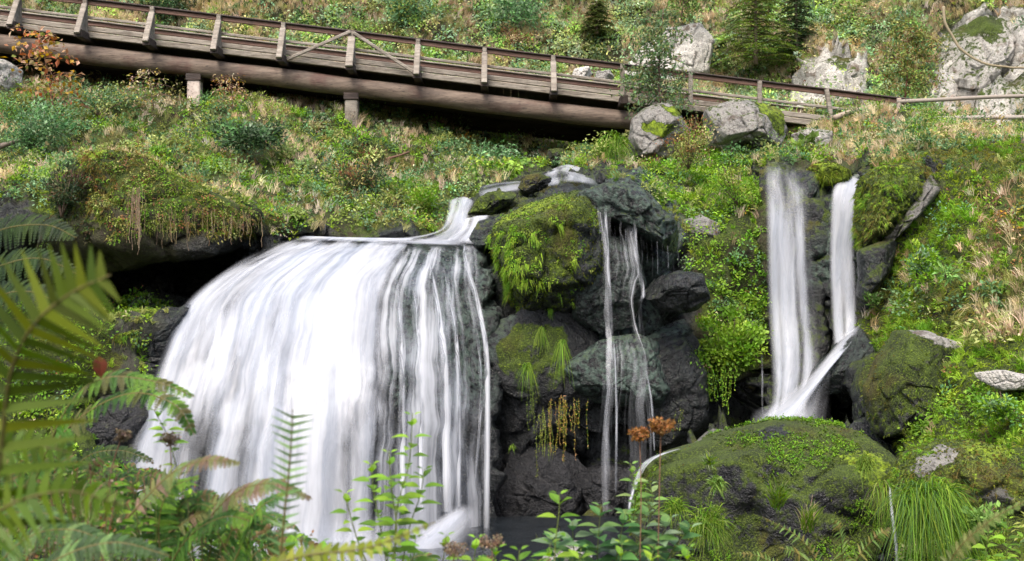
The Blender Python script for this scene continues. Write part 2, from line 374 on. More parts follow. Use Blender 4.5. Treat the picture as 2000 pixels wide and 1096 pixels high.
# ------------------------------------------------------------ hillside: one sheet from the pool up past the bridge
COLS = {
 -600: [(-700,58),(-200,46),(0,42),(100,39),(140,37),(175,31.5),(300,28),(420,24.5),(470,24),(560,24),(640,21),(800,18.5),(1100,15),(1500,12)],
 -100: [(-700,56),(-200,44.5),(0,40.5),(100,38.5),(140,37.2),(170,31.6),(300,28),(400,24.3),(465,23.6),(560,24),(620,21.5),(800,19.5),(1100,17),(1500,13)],
 100:  [(-700,56),(-200,44),(0,40),(100,38.3),(150,37.2),(180,31.5),(290,28),(330,25.5),(400,23.9),(455,23.5),(500,24.5),(590,25),(640,21.2),(700,20.8),(900,20),(1100,19.5),(1500,15)],
 250:  [(-700,56),(-200,44),(0,40),(100,38.3),(160,37.2),(190,31.5),(290,28),(350,24.6),(420,23.6),(478,23.4),(500,26),(600,26.5),(630,21.6),(700,21.2),(900,20.6),(1100,20.3),(1500,16)],
 400:  [(-700,56),(-200,44),(0,40),(110,38.3),(175,37),(205,31.5),(290,28.3),(360,25.2),(430,23.9),(482,23.7),(500,26.5),(560,27),(640,23),(800,21.2),(1100,20.6),(1500,17)],
 540:  [(-700,56),(-200,44),(0,40),(110,38.4),(192,36.8),(215,32.0),(300,29),(380,26),(440,24.6),(475,24.8),(490,25),(530,23.6),(620,22.2),(800,21),(1100,20.6),(1500,17)],
 700:  [(-700,56),(-200,44),(0,40.4),(110,38.6),(208,36.8),(228,32.2),(262,31.2),(330,29.4),(400,27),(455,25.4),(475,25),(520,23.6),(620,22.2),(800,21),(1100,20.6),(1500,17)],
 850:  [(-700,56),(-200,44),(0,40.6),(110,38.8),(236,36.4),(270,32.8),(350,30),(400,27.6),(450,25.8),(475,25.2),(520,23.8),(620,22.4),(800,21.6),(1100,21.2),(1500,17)],
 960:  [(-700,56),(-200,44.5),(0,41),(120,39),(265,36.4),(310,33),(350,30),(400,26.6),(450,25),(520,24.1),(620,23.5),(800,23),(950,23),(1100,22.4),(1500,17)],
 1100: [(-700,56),(-200,45),(0,41.2),(130,39),(285,36.4),(315,32.5),(345,29),(380,25.5),(430,24.4),(520,24),(620,23.6),(800,23.1),(950,23.4),(1060,23),(1120,19),(1500,15)],
 1200: [(-700,56),(-200,45),(0,41.4),(140,39),(290,36.4),(310,31),(345,28),(390,25),(440,24.2),(600,23.6),(800,23.0),(870,23.6),(1000,23.4),(1060,22),(1120,19),(1500,15)],
 1300: [(-700,56),(-200,45),(0,41.4),(150,38.4),(240,36),(290,31),(330,28.5),(400,25.6),(460,24.6),(600,23.8),(800,23.2),(900,23),(1000,20),(1120,18),(1500,14)],
 1400: [(-700,56),(-200,45),(0,41.4),(150,38.4),(240,34.8),(290,31),(330,28.5),(400,26),(480,24.7),(600,24),(740,23.8),(800,24.6),(860,24),(900,21),(1120,18.5),(1500,14)],
 1490: [(-700,56),(-200,45),(0,41),(160,38),(260,33.6),(310,30),(330,27.6),(400,25.6),(480,25.1),(700,24.5),(830,23.8),(900,21),(1120,18.5),(1500,14)],
 1600: [(-700,54),(-200,44),(0,40),(110,37.4),(200,36.2),(260,32),(310,28),(330,26),(400,25.3),(600,24.9),(780,24.5),(830,23.6),(900,21),(1120,18.5),(1500,14)],
 1700: [(-700,54),(-200,44),(0,39),(180,36.2),(215,32.8),(280,29.5),(315,26.3),(345,25.4),(400,24.7),(500,24.2),(600,23.7),(700,22.6),(800,22),(900,20),(1120,17),(1500,13)],
 1800: [(-700,54),(-200,43),(0,38.2),(180,36),(215,32.8),(280,27),(310,24.8),(350,24.2),(450,23.2),(600,21.8),(700,20.8),(800,19.8),(900,18.5),(1120,15.5),(1500,12)],
 1900: [(-700,54),(-200,42),(0,37.6),(200,36),(240,32),(275,26),(300,24),(400,22.8),(600,20.5),(740,18.9),(800,18.4),(900,17),(1120,14.6),(1500,11)],
 2100: [(-700,54),(-200,42),(0,37),(200,35.5),(240,31),(275,24),(300,22.6),(400,21.3),(600,19.3),(740,17.8),(900,16),(1120,13.6),(1500,10)],
 2600: [(-700,52),(-200,40),(0,35),(200,33),(270,25),(300,21),(600,17.5),(900,14.5),(1120,12.6),(1500,9.5)]}
def axis(a, b, lo, hi, fine, coarse):
    return np.concatenate([np.arange(a, lo, coarse), np.arange(lo, hi, fine), np.arange(hi, b+1, coarse)]).astype(float)
GX = axis(-600, 2600, -40, 2040, 4.5, 16); GY = axis(-700, 1500, -40, 1110, 4.0, 16)
cx = np.array(sorted(COLS)); prof = np.stack([np.interp(GY, *np.array(COLS[c]).T) for c in cx])
DD = np.empty((len(GY), len(GX)))
for j in range(len(GY)):
    k = np.clip(np.searchsorted(cx, GX)-1, 0, len(cx)-2); t = (GX-cx[k])/(cx[k+1]-cx[k]); t = t*t*(3-2*t)*.6+t*.4
    DD[j] = prof[k, j]*(1-t)+prof[k+1, j]*t
PX, PY = np.meshgrid(GX, GY)
def blur(a, n=1):
    for _ in range(n):
        a = np.pad(a, 1, mode='edge'); a = (a[:-2, 1:-1]+a[2:, 1:-1]+a[1:-1, :-2]+a[1:-1, 2:]+2*a[1:-1, 1:-1])/6
    return a
DD = blur(DD, 3)
# rock under the falls keeps just behind the water
for G, off in ((MAIN, .42), (RIGHT, .3), (NARROW, .28)):
    g = curve(np.swapaxes(curve(G, 500), 0, 1), 500).reshape(-1, 3)
    ix = np.searchsorted(GX, g[:, 0]); iy = np.searchsorted(GY, g[:, 1])
    ok = (ix > 0) & (ix < len(GX)-1) & (iy > 0) & (iy < len(GY)-1)
    T = np.full(DD.shape, 0.); T[iy[ok], ix[ok]] = g[ok, 2]+off; m = (T > 0).astype(float)
    mb = blur(m, 10); Tb = blur(T, 10)/np.maximum(mb, 1e-6); w = sstep(.1, .5, mb)
    DD = DD*(1-w)+np.where(m > 0, T, Tb)*w
hol = blur(inpoly(PX, PY, [(1592, 775), (1620, 762), (1672, 766), (1676, 835), (1590, 835)]).astype(float), 2); DD = DD+hol*2.6
TP = P(PX, PY, DD)
under_fall = w*0
def falls_mask(px, py):
    m = np.zeros(px.shape, bool)
    for G in (MAIN, RIGHT, NARROW):
        ring = np.concatenate([G[0, :, :2], G[1:, -1, :2], G[-1, ::-1, :2], G[::-1, 0, :2]]); m |= inpoly(px, py, ring[::3])
    return m
REGION_JIT = 22
def jit(px, py, amp=REGION_JIT, s=.02):
    q = np.stack([px*s, py*s, px*0], -1); return px+perlin(q, 1)*amp+perlin(q*3, 5)*amp*.5, py+perlin(q, 2)*amp*.7+perlin(q*3, 6)*amp*.4
def field(px, py, default, items, amp=REGION_JIT):
    x, y = jit(px, py, amp); out = np.full(px.shape, float(default))
    for poly, v in items: out[inpoly(x, y, poly)] = v
    return out
HILL = [(-900, -900), (2900, -900), (2900, 290), (1850, 285), (1700, 315), (1640, 300), (1560, 330), (1480, 330), (1300, 335), (1200, 330), (1010, 330), (890, 400), (860, 455), (600, 460), (540, 468), (460, 430), (330, 440), (250, 420), (100, 400), (-900, 420)]
MIDG = [(1245, 330), (1480, 320), (1500, 430), (1500, 700), (1455, 750), (1365, 790), (1355, 620), (1350, 490), (1290, 410)]
RB = [(1700, 320), (1850, 285), (2900, 285), (2900, 1400), (1760, 1400), (1755, 880), (1700, 700), (1690, 560), (1790, 440), (1850, 330), (1800, 330), (1720, 440)]
LL = [(-900, 590), (190, 590), (330, 590), (290, 700), (240, 900), (100, 1400), (-900, 1400)]
CLIFFS = [[(1535, 215), (1550, 130), (1610, 100), (1690, 120), (1700, 215)], [(1822, 190), (1830, 60), (1870, 30), (1960, 15), (2080, 10), (2080, 205), (1960, 235), (1830, 235)],
          [(1225, 150), (1240, 90), (1330, 55), (1375, 60), (1370, 140), (1300, 170)]]
soil = blur(field(PX, PY, 0, [(HILL, 1), (MIDG, 1), (RB, .8), (LL, .6)]), 2)
tone = blur(field(PX, PY, 0.0, [(c, 1.) for c in CLIFFS]), 1); soil = soil*(1-tone)
moss = blur(field(PX, PY, .25, [(HILL, .32), (MIDG, .6), (RB, .6), (LL, .6), (CLIFFS[0], .2), (CLIFFS[1], .3), (CLIFFS[2], .1), (box(1100, 360, 1360, 860), .12), (box(940, 600, 1110, 1100), .12), (box(1480, 320, 1720, 830), .3),
     ([(240, 470), (560, 460), (960, 470), (960, 1400), (200, 1400)], .05), (box(100, 470, 560, 610), .0), ([(60, 330), (300, 290), (450, 380), (520, 440), (300, 440), (80, 420)], .9)]), 3)
algae = blur(field(PX, PY, 0.1, [(box(1130, 360, 1330, 800), .8), (box(1580, 330, 1720, 560), .8), (box(750, 480, 960, 800), .7)]), 4)
du = np.gradient(TP, axis=1); dv = np.gradient(TP, axis=0); TN = nrm(np.cross(du, dv)); TN *= np.where(TN[..., 1:2] > 0, -1, 1)
wf = falls_mask(PX, PY).astype(float); wf = blur(wf, 4)
cv, ce = cells(TP, .55, 2); cv2, ce2 = cells(TP, 1.5, 5)
rocky = np.clip(1-soil, 0, 1)
amp = fbm(TP, .45, 5, 1)*.35*(1-.8*wf)+rocky*((cv*.35+cv2*.12)*(1-.75*wf)-.22*(1-sstep(0, .12, ce))*(1-wf))+fbm(TP, 3, 3, 8)*.05*(1-.4*wf)
clf = tone; amp = amp+clf*(.3*cv+.2*cv2)
far = sstep(700, 1300, np.abs(PX-1000)*0)  # uniform
TP = TP+TN*amp[..., None]*np.where(DD[..., None] > 30, 1.3, 1.0)
nr, nc = PX.shape
idx = np.arange(nr*nc).reshape(nr, nc)
TQ = np.stack([idx[:-1, :-1], idx[1:, :-1], idx[1:, 1:], idx[:-1, 1:]], -1).reshape(-1, 4)
TV = TP.reshape(-1, 3)
tag(make_mesh('hillside', TV, TQ, M_ROCK, attrs=dict(tone=tone, moss=moss, soil=soil, algae=algae)), 'steep rocky hillside and gorge floor under the plants, falls and bridge', 'hillside', kind='structure')

# ------------------------------------------------------------ boulders: traced outline given real thickness, facets and cracks
SURF = {}
def boulder(label, poly, d, thick, back=None, tone=0., moss=.3, algae=0., soil=0., tilt=0., facets=7, rough=1., name='boulder', cat='boulder', group=None, seed=None, flat=.75, cnt=None):
    poly = np.asarray(poly, float); seed = len(SURF)+1 if seed is None else seed
    rs = np.random.default_rng(seed)
    c = poly.mean(0) if cnt is None else np.array(cnt, float)
    # even resampling of the closed outline, slightly rounded
    cl = np.concatenate([poly, poly[:1]]); L = np.concatenate([[0], np.cumsum(np.linalg.norm(np.diff(cl, axis=0), axis=1))])
    nT = 140; t = np.linspace(0, L[-1], nT, endpoint=False); B = np.column_stack([np.interp(t, L, cl[:, k]) for k in (0, 1)])
    for _ in range(4): B = (np.roll(B, 1, 0)+2*B+np.roll(B, -1, 0))/4
    back = thick if back is None else back
    ph = np.concatenate([np.linspace(.02, math.pi/2, 34), np.linspace(math.pi/2, math.pi-.02, 16)[1:]])
    r = np.sin(ph)**flat; yo = -np.cos(ph); yo = np.where(yo < 0, yo*thick, yo*back)
    pxg = c[0]+(B[None, :, 0]-c[0])*r[:, None]; pyg = c[1]+(B[None, :, 1]-c[1])*r[:, None]
    V = P(pxg, pyg, np.full(pxg.shape, float(d))); C0 = P(c[0], c[1], d)
    V[..., 1] += yo[:, None]+tilt*(V[..., 2]-C0[2])
    size = np.abs(V.reshape(-1, 3)-C0).max()
    rel = V-C0
    for k in range(facets):           # plane cuts give broken faces
        n = rs.normal(size=3); n[1] = -abs(n[1])-.3; n /= np.linalg.norm(n)
        e = (rel@n); lim = e.max()*rs.uniform(.62, .85)
        rel = rel-np.maximum(e-lim, 0)[..., None]*n*.85
    V = C0+rel
    nn = nrm(rel)
    cv, ce = cells(V, 1.0/max(size*.45, .3), seed); 
    dsp = fbm(V, 1.2/max(size, .4), 4, seed)*.09*size+cv*.05*size-.05*size*(1-sstep(0, .1, ce))+fbm(V, 5, 3, seed+4)*.025
    edge = np.sin(ph)[:, None]**3
    V = V+nn*(dsp*rough*(1-.55*edge))[..., None]
    n1, n2 = V.shape[:2]; id_ = np.arange(n1*n2).reshape(n1, n2); nx = np.roll(id_, -1, 1)
    Q = np.stack([id_[:-1], nx[:-1], nx[1:], id_[1:]], -1).reshape(-1, 4)
    Vf = V.reshape(-1, 3)
    c1 = n1*n2; Vf = np.concatenate([Vf, V[0].mean(0)[None], V[-1].mean(0)[None]])
    cap = [[c1, (j+2) % n2, (j+1) % n2, j] for j in range(0, n2, 2)]+[[c1+1, (n1-1)*n2+j, (n1-1)*n2+(j+1) % n2, (n1-1)*n2+(j+2) % n2] for j in range(0, n2, 2)]
    Q = np.concatenate([Q, np.array(cap)])
    A, Bq, Cq, Dq = (Vf[Q[:, k]] for k in range(4))
    vol = ((A-C0)*np.cross(Cq-A, Dq-Bq)).sum()
    if vol < 0: Q = Q[:, ::-1].copy()
    one = np.ones(len(Vf)); f = lambda v: v(*proj(Vf)) if callable(v) else one*v
    o = make_mesh(name, Vf, Q, M_ROCK, attrs=dict(tone=f(tone), moss=f(moss), soil=f(soil), algae=f(algae)))
    o.data.transform(__import__('mathutils').Matrix.Translation(Vector([-float(x) for x in C0]))); o.location = [float(x) for x in C0]
    tag(o, label, cat, group); SURF[label] = (Vf, Q); return label
# ------------------------------------------------------------ the boulders
def patch(*ps):   # per-vertex value by area of the stone: [(poly, value)], default first
    d0, items = ps[0], ps[1:]
    return lambda x, y: field(x, y, d0, items, 12)
B = boulder
dome = B('large round mossy boulder with tufts of grass between the broad fall and the thin veils',
  [(962, 432), (1000, 392), (1045, 366), (1110, 358), (1150, 380), (1172, 430), (1182, 520), (1165, 590), (1115, 645), (1040, 632), (975, 595), (942, 525), (938, 468)], 23.3, 1.0, moss=patch(.72, ([(1120, 440), (1200, 430), (1200, 660), (1100, 640), (1130, 540)], .3), ([(1030, 370), (1090, 360), (1120, 400), (1020, 420), (960, 450), (980, 410)], .93)), algae=.2, flat=.6, facets=4, seed=4)
B('smooth wet slab with pale green film at the top of the thin veils',
  [(1118, 376), (1180, 358), (1245, 366), (1290, 402), (1335, 455), (1350, 498), (1300, 490), (1235, 452), (1180, 428), (1128, 432)], 23.4, 1.0, moss=.28, algae=.95, flat=.55, facets=2, seed=5)
B('bluish grey bare slab under the grassy bank right of the thin veils', [(1252, 578), (1272, 548), (1320, 530), (1372, 534), (1388, 585), (1345, 612), (1292, 606)], 22.6, .75, moss=.12, algae=.1, facets=4, seed=6)
B('bare blue grey rock face left of the thin veils below the wet slab', [(1128, 470), (1170, 455), (1245, 470), (1262, 560), (1240, 640), (1180, 655), (1120, 640), (1110, 560)], 23.2, .55, moss=.1, algae=.45, facets=5, seed=7)
B('dark rounded rock with hanging moss below the big mossy boulder', [(935, 640), (1020, 600), (1130, 600), (1175, 680), (1165, 800), (1120, 930), (1010, 965), (940, 940), (930, 760)], 23.2, .5, moss=patch(.12, ([(960, 680), (1010, 630), (1100, 640), (1120, 700), (1080, 770), (1000, 740)], .7)), algae=patch(.05, ([(930, 560), (1010, 620), (960, 720), (930, 700)], .5)), flat=.45, facets=10, rough=1.1, seed=8)
B('wide algae stained rock the thin veils run over', [(1095, 715), (1170, 662), (1250, 650), (1300, 668), (1315, 760), (1275, 812), (1200, 806), (1130, 790)], 22.9, .5, moss=.15, algae=.95, facets=4, seed=9)
B('dark bulging rock right of the thin veils under the leafy green mat', [(1245, 660), (1330, 650), (1385, 720), (1382, 850), (1330, 900), (1240, 890), (1220, 760)], 23.1, .45, moss=.15, algae=.1, facets=7, seed=10)
B('black wet rock at the foot of the central wall', [(940, 870), (1040, 850), (1130, 890), (1180, 960), (1150, 1060), (1030, 1080), (935, 1050)], 23.1, .5, moss=.02, facets=8, seed=11)
B('low black ledge behind the foot of the thin veils', [(1110, 925), (1180, 905), (1260, 915), (1290, 970), (1240, 1020), (1120, 1020)], 23.2, .6, moss=.05, facets=6, seed=12)
B('flat grey stone at the left of the upper cascade', [(884, 372), (920, 352), (985, 337), (1003, 345), (970, 365), (925, 385), (888, 390)], 28.6, .5, moss=.45, algae=.3, facets=4, seed=13)
B('small mossy boulder left of the big mossy boulder in the upper cascade', [(912, 420), (930, 388), (965, 371), (1012, 374), (1000, 398), (960, 420)], 26.0, .5, moss=.75, facets=3, seed=14)
B('small dark boulder splitting the water at the top of the cascade', [(1010, 368), (1020, 345), (1052, 337), (1078, 348), (1070, 366), (1035, 380)], 27.0, .35, moss=.4, facets=3, seed=15)
B('dark wet rock beside the foot of the upper cascade', [(915, 465), (935, 432), (975, 420), (1000, 440), (985, 480), (940, 500)], 24.3, .45, moss=.2, algae=.4, facets=5, seed=16)
B('tall grey boulder with bright moss carrying the right end of the bridge', [(1229, 262), (1232, 232), (1262, 210), (1295, 202), (1345, 212), (1368, 240), (1350, 285), (1302, 330), (1262, 345), (1236, 330), (1226, 290)], 30.3, 1.1, tone=.45, moss=patch(.22, ([(1248, 240), (1275, 234), (1318, 240), (1312, 262), (1290, 268), (1262, 255)], 1.), ([(1285, 204), (1320, 205), (1342, 220), (1318, 222)], 1.)), facets=6, seed=17)
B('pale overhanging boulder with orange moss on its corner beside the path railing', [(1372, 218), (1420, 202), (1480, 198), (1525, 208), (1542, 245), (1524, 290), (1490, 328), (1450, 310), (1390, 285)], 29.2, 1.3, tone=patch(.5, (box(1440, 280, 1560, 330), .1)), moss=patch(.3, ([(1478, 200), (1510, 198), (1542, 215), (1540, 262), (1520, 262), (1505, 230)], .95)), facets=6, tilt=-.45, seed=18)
front = B('broad dark green mossy boulder in front of the right waterfall pool',
  [(1232, 1000), (1250, 925), (1300, 888), (1380, 868), (1470, 838), (1560, 824), (1650, 830), (1715, 868), (1752, 912), (1738, 1000), (1760, 1180), (1500, 1250), (1230, 1200)], 18.3, 2.2, moss=patch(.6, ([(1640, 890), (1680, 872), (1725, 890), (1740, 940), (1690, 950)], .95), ([(1480, 990), (1560, 960), (1680, 1010), (1700, 1200), (1480, 1200)], .5), ([(1480, 838), (1530, 830), (1550, 850), (1490, 868)], .1)), flat=.62, facets=7, rough=1., seed=19)
fr2 = B('round boulder with pinkish bare top and grass skirt at the lower right', [(1745, 950), (1780, 892), (1850, 860), (1930, 862), (2010, 905), (2090, 1020), (2000, 1012), (1930, 990), (1880, 1010), (1780, 1015)], 16.4, 1.1, tone=patch(.15, ([(1775, 925), (1790, 890), (1840, 868), (1880, 880), (1870, 905), (1830, 915), (1810, 940)], .45)), moss=patch(.8, ([(1775, 925), (1790, 890), (1840, 868), (1880, 880), (1870, 905), (1830, 915), (1810, 940)], .08), ([(1860, 860), (1950, 862), (1980, 890), (1900, 890)], 1.), ([(1900, 960), (1960, 950), (2000, 1000), (1930, 1010)], .1)), soil=.2, flat=.6, facets=4, seed=20)
B('grey blue rock with a dark hollow below it at the foot of the narrow waterfall', [(1575, 760), (1598, 712), (1640, 672), (1682, 640), (1720, 690), (1715, 770), (1680, 775), (1650, 765), (1612, 772)], 23.2, .8, moss=.1, algae=.35, facets=4, rough=.7, seed=21)
B('dark rock wall to the right of the hollow under the narrow waterfall', [(1668, 760), (1690, 700), (1740, 720), (1775, 800), (1765, 900), (1700, 870), (1668, 830)], 21.6, .6, moss=.45, algae=.2, facets=5, seed=22)
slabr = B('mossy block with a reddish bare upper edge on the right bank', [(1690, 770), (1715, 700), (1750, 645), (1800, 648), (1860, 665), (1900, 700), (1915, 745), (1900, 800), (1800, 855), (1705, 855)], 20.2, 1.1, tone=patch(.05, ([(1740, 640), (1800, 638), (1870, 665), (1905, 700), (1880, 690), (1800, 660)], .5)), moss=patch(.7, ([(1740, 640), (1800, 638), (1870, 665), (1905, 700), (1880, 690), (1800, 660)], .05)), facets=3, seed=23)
B('long slanting grey rock edge above the right bank', [(1695, 525), (1738, 448), (1795, 372), (1838, 322), (1856, 332), (1832, 376), (1802, 412), (1780, 430), (1745, 468), (1712, 512)], 23.5, .35, tone=.3, moss=.4, facets=6, rough=1.8, seed=24)
rmoss = B('mossy rock shoulder to the right of the narrow waterfall', [(1682, 350), (1720, 325), (1790, 318), (1830, 330), (1790, 380), (1745, 440), (1700, 500), (1680, 490), (1676, 420)], 23.9, .8, moss=.8, algae=.5, flat=.6, facets=4, seed=25)
B('lower wet rock to the right of the narrow waterfall', [(1678, 490), (1720, 470), (1760, 470), (1735, 540), (1700, 590), (1676, 580)], 23.4, .5, moss=.35, algae=.2, facets=4, seed=26)
B('mossy rock rib between the two right waterfalls', [(1578, 345), (1610, 335), (1632, 360), (1620, 430), (1618, 560), (1630, 690), (1606, 720), (1592, 600), (1584, 450)], 25.2, .45, moss=.5, algae=.7, flat=.6, facets=4, seed=27)
lipm = B('small rock with bright moss cushion between the tops of the right waterfalls', [(1565, 335), (1590, 318), (1630, 318), (1660, 335), (1655, 360), (1600, 365)], 25.4, .45, moss=1., facets=2, seed=28)
B('dark wet rock at the left edge of the broad waterfall', [(250, 720), (272, 645), (318, 598), (372, 575), (352, 640), (318, 720), (292, 775), (255, 770)], 22.1, .5, moss=.12, algae=.15, facets=6, seed=29)
B('black rock under the ferns left of the broad waterfall', [(150, 830), (200, 770), (270, 770), (300, 800), (262, 900), (200, 950), (140, 920)], 21.0, .6, moss=.1, facets=6, seed=30)
llm = B('moss covered stone in the cave mouth left of the broad waterfall', [(120, 680), (180, 630), (260, 605), (330, 590), (300, 640), (262, 720), (220, 770), (130, 760)], 21.9, .6, moss=.9, soil=.3, facets=3, seed=31)
B('pale stone block under the left end of the bridge', [(-40, 110), (10, 118), (42, 135), (38, 172), (10, 186), (-50, 180)], 31.0, .6, tone=.8, moss=.15, facets=6, seed=32)
ledge = B('overhanging mossy earth ledge with a bright moss rim above the cave', [(50, 430), (75, 350), (130, 305), (200, 286), (280, 300), (340, 345), (430, 385), (530, 425), (575, 458), (500, 486), (400, 500), (300, 515), (200, 540), (110, 520), (60, 490)], 23.7, 1.0, tone=.0, moss=patch(.5, ([(90, 345), (130, 300), (215, 284), (210, 302), (140, 325)], 1.), ([(0, 430), (200, 410), (400, 450), (600, 470), (600, 560), (0, 560)], .0)), soil=patch(.9, ([(330, 470), (450, 455), (560, 470), (500, 520), (350, 520)], .3)), flat=.5, facets=6, seed=33)
B('purplish bare stone in the grass above the green bank', [(1335, 430), (1370, 418), (1412, 440), (1415, 478), (1360, 482), (1338, 460)], 25.0, .35, tone=.35, moss=.1, facets=4, seed=34)
B('flat pinkish stone in the grass at the right edge', [(1900, 728), (1950, 722), (2040, 738), (2040, 762), (1950, 762), (1915, 745)], 18.2, .35, tone=.75, moss=.08, facets=4, seed=35)
B('small brown stone beside the pool of the right waterfall', [(1352, 868), (1392, 838), (1425, 842), (1420, 866), (1375, 878)], 20.6, .25, tone=.25, moss=.2, facets=4, seed=36)
B('light grey stone at the water edge at the bottom of the picture', [(1060, 1086), (1105, 1056), (1150, 1058), (1170, 1100), (1100, 1130), (1050, 1120)], 15.0, .3, tone=.5, moss=.2, facets=4, seed=37)
B('dark rock the broad fall splashes on at its right foot', [(790, 1060), (850, 1020), (895, 1002), (925, 1020), (930, 1080), (870, 1130), (790, 1130)], 21.3, .35, moss=.05, algae=.2, facets=4, seed=38)
B('small white boulder behind the bridge railing near the sapling', [(1115, 150), (1122, 134), (1150, 130), (1158, 142), (1150, 156), (1122, 158)], 37.0, .35, tone=1., moss=.05, facets=5, seed=39)
B('grey rounded rock behind the bridge railing right of the white boulder', [(1160, 158), (1165, 140), (1190, 138), (1200, 150), (1190, 166)], 36.8, .35, tone=.6, moss=.2, facets=4, seed=40)
B('small dark mossy rock under the bridge just above the cascade', [(1062, 318), (1070, 292), (1100, 290), (1112, 312), (1095, 330)], 31.5, .4, moss=.5, soil=.3, facets=3, seed=41)
B('dark stone at the right side of the cascade top below the bridge', [(1160, 352), (1172, 330), (1215, 328), (1250, 350), (1215, 366), (1175, 366)], 27.0, .4, moss=.3, facets=4, seed=42)
# pale crags on the far slope
B('pale crag patched with lichen behind the railing right of the overhanging boulder', [(1525, 205), (1545, 140), (1600, 106), (1665, 112), (1705, 150), (1700, 215), (1600, 225)], 37.6, 1.0, tone=.85, moss=.36, facets=7, seed=43)
B('tall pale rock wall with moss streaks at the upper right', [(1818, 215), (1822, 120), (1845, 60), (1900, 35), (1965, 30), (1990, 90), (1985, 200), (1940, 245), (1850, 240)], 37.0, 1.3, tone=patch(.8, (box(1960, 120, 2000, 240), .3)), moss=patch(.36, ([(1880, 60), (1900, 35), (1950, 40), (1975, 75), (1930, 85)], .6)), facets=9, seed=44, flat=.5)
B('grey rock block at the right edge above the thin railing', [(1968, 120), (1975, 60), (2010, 30), (2120, 40), (2140, 200), (2020, 235), (1975, 220)], 36.6, 1.1, tone=patch(.8, (box(1950, 130, 2010, 250), .2)), moss=patch(.3, (box(1960, 130, 2010, 250), .9)), facets=7, seed=45, flat=.5)
B('whitish rock slab on the slope behind the sapling', [(1215, 140), (1250, 90), (1300, 55), (1365, 45), (1395, 80), (1385, 150), (1310, 172)], 38.4, .7, tone=1., moss=.12, facets=6, seed=46)
B('weathered stone step at the right end of the bridge', [(1545, 262), (1580, 252), (1625, 256), (1632, 285), (1590, 300), (1550, 290)], 30.0, .5, tone=.8, moss=.3, facets=5, seed=47)

# ------------------------------------------------------------ plunge pool
def grid_mesh(name, x0, x1, y0, y1, n, m, zf, mat, **kw):
    X, Y = np.meshgrid(np.linspace(x0, x1, n), np.linspace(y0, y1, m)); Z = zf(X, Y)
    I = np.arange(n*m).reshape(m, n); Q = np.stack([I[:-1, :-1], I[:-1, 1:], I[1:, 1:], I[1:, :-1]], -1).reshape(-1, 4)
    V = np.stack([X, Y, Z], -1).reshape(-1, 3); return make_mesh(name, V, Q, mat, attrs={k: np.full(len(V), v) for k, v in kw.items()}), V, Q
def pool_material():
    m, nt = mat_new('dark pool water'); geo = nt.nodes.new('ShaderNodeNewGeometry')
    b = nt.nodes.new('ShaderNodeBsdfPrincipled'); b.inputs['Base Color'].default_value = (.012, .015, .018, 1); b.inputs['Roughness'].default_value = .12
    n = noise(nt, geo.outputs['Position'], 3, 4); bp = nt.nodes.new('ShaderNodeBump'); bp.inputs['Strength'].default_value = .5; bp.inputs['Distance'].default_value = .08
    lk(nt, n, bp.inputs['Height']); lk(nt, bp.outputs[0], b.inputs['Normal'])
    o = nt.nodes.new('ShaderNodeOutputMaterial'); lk(nt, b.outputs[0], o.inputs[0]); return m
o, _, _ = grid_mesh('pool_water', -8, 5.2, 12.5, 22.3, 120, 90, lambda X, Y: CZ-4.25+fbm(np.stack([X, Y, X*0], -1), 1.2, 3, 3)*.03, pool_material())
tag(o, 'dark plunge pool at the foot of the waterfalls', 'pool', kind='structure')

# ------------------------------------------------------------ falling water
def water(name, G, mat, label, dens, edge=None, layers=((0, 0),), parent=None, fu=.06, curl=.05, group=None):
    """G: grid of (px,py,depth). Sheets a few cm apart, streaks run down the grid columns"""
    Vs, Qs, UV, De, Ed = [], [], [], [], []; off = 0
    nv, nu = G.shape[:2]; W = P(G[..., 0], G[..., 1], G[..., 2])
    lu = np.concatenate([[0], np.cumsum(np.linalg.norm(np.diff(W[nv//2], axis=0), axis=1))]); lv = np.concatenate([[0], np.cumsum(np.linalg.norm(np.diff(W[:, nu//2], axis=0), axis=1))])
    U, Vv = np.meshgrid(np.linspace(0, 1, nu), np.linspace(0, 1, nv))
    for i, (dy, dd) in enumerate(layers):
        V = W.copy(); V[..., 1] -= dy
        rip = perlin(np.stack([U*lu[-1]*2.2, Vv*lv[-1]*.25, U*0+i], -1), i)*curl+perlin(np.stack([U*lu[-1]*6, Vv*lv[-1]*.3, U*0+i], -1), i+3)*curl*.4
        V[..., 1] -= rip*sstep(0, .15, Vv)
        Vs.append(V.reshape(-1, 3)); I = np.arange(nu*nv).reshape(nv, nu)+off; off += nu*nv
        Qs.append(np.stack([I[:-1, :-1], I[1:, :-1], I[1:, 1:], I[:-1, 1:]], -1).reshape(-1, 4))
        UV.append(np.stack([U*lu[-1]+i*13.7, Vv*lv[-1]+i*5.1], -1).reshape(-1, 2))
        De.append((dens(U, Vv)+dd).reshape(-1))
        e = np.minimum(sstep(0, fu, U), sstep(0, fu, 1-U)) if edge is None else edge(U, Vv); Ed.append(e.reshape(-1))
    o = make_mesh(name, np.concatenate(Vs), np.concatenate(Qs), mat, parent, attrs=dict(dens=np.concatenate(De), edge=np.concatenate(Ed)), uv=np.concatenate(UV))
    if label: tag(o, label, 'waterfall', group)
    return o
M_W1 = water_mat('silky white water', 5.5, .14, .58); M_W2 = water_mat('stranded water', 24, .3, 1.7, 4.); M_W0 = water_mat('broken sheet of water', 9, .2, 1.25, 2.); M_W3 = water_mat('thin veil water', 26, .2, 1.2, 9.)
def bump(x, c, w): return np.exp(-((x-c)/w)**2)
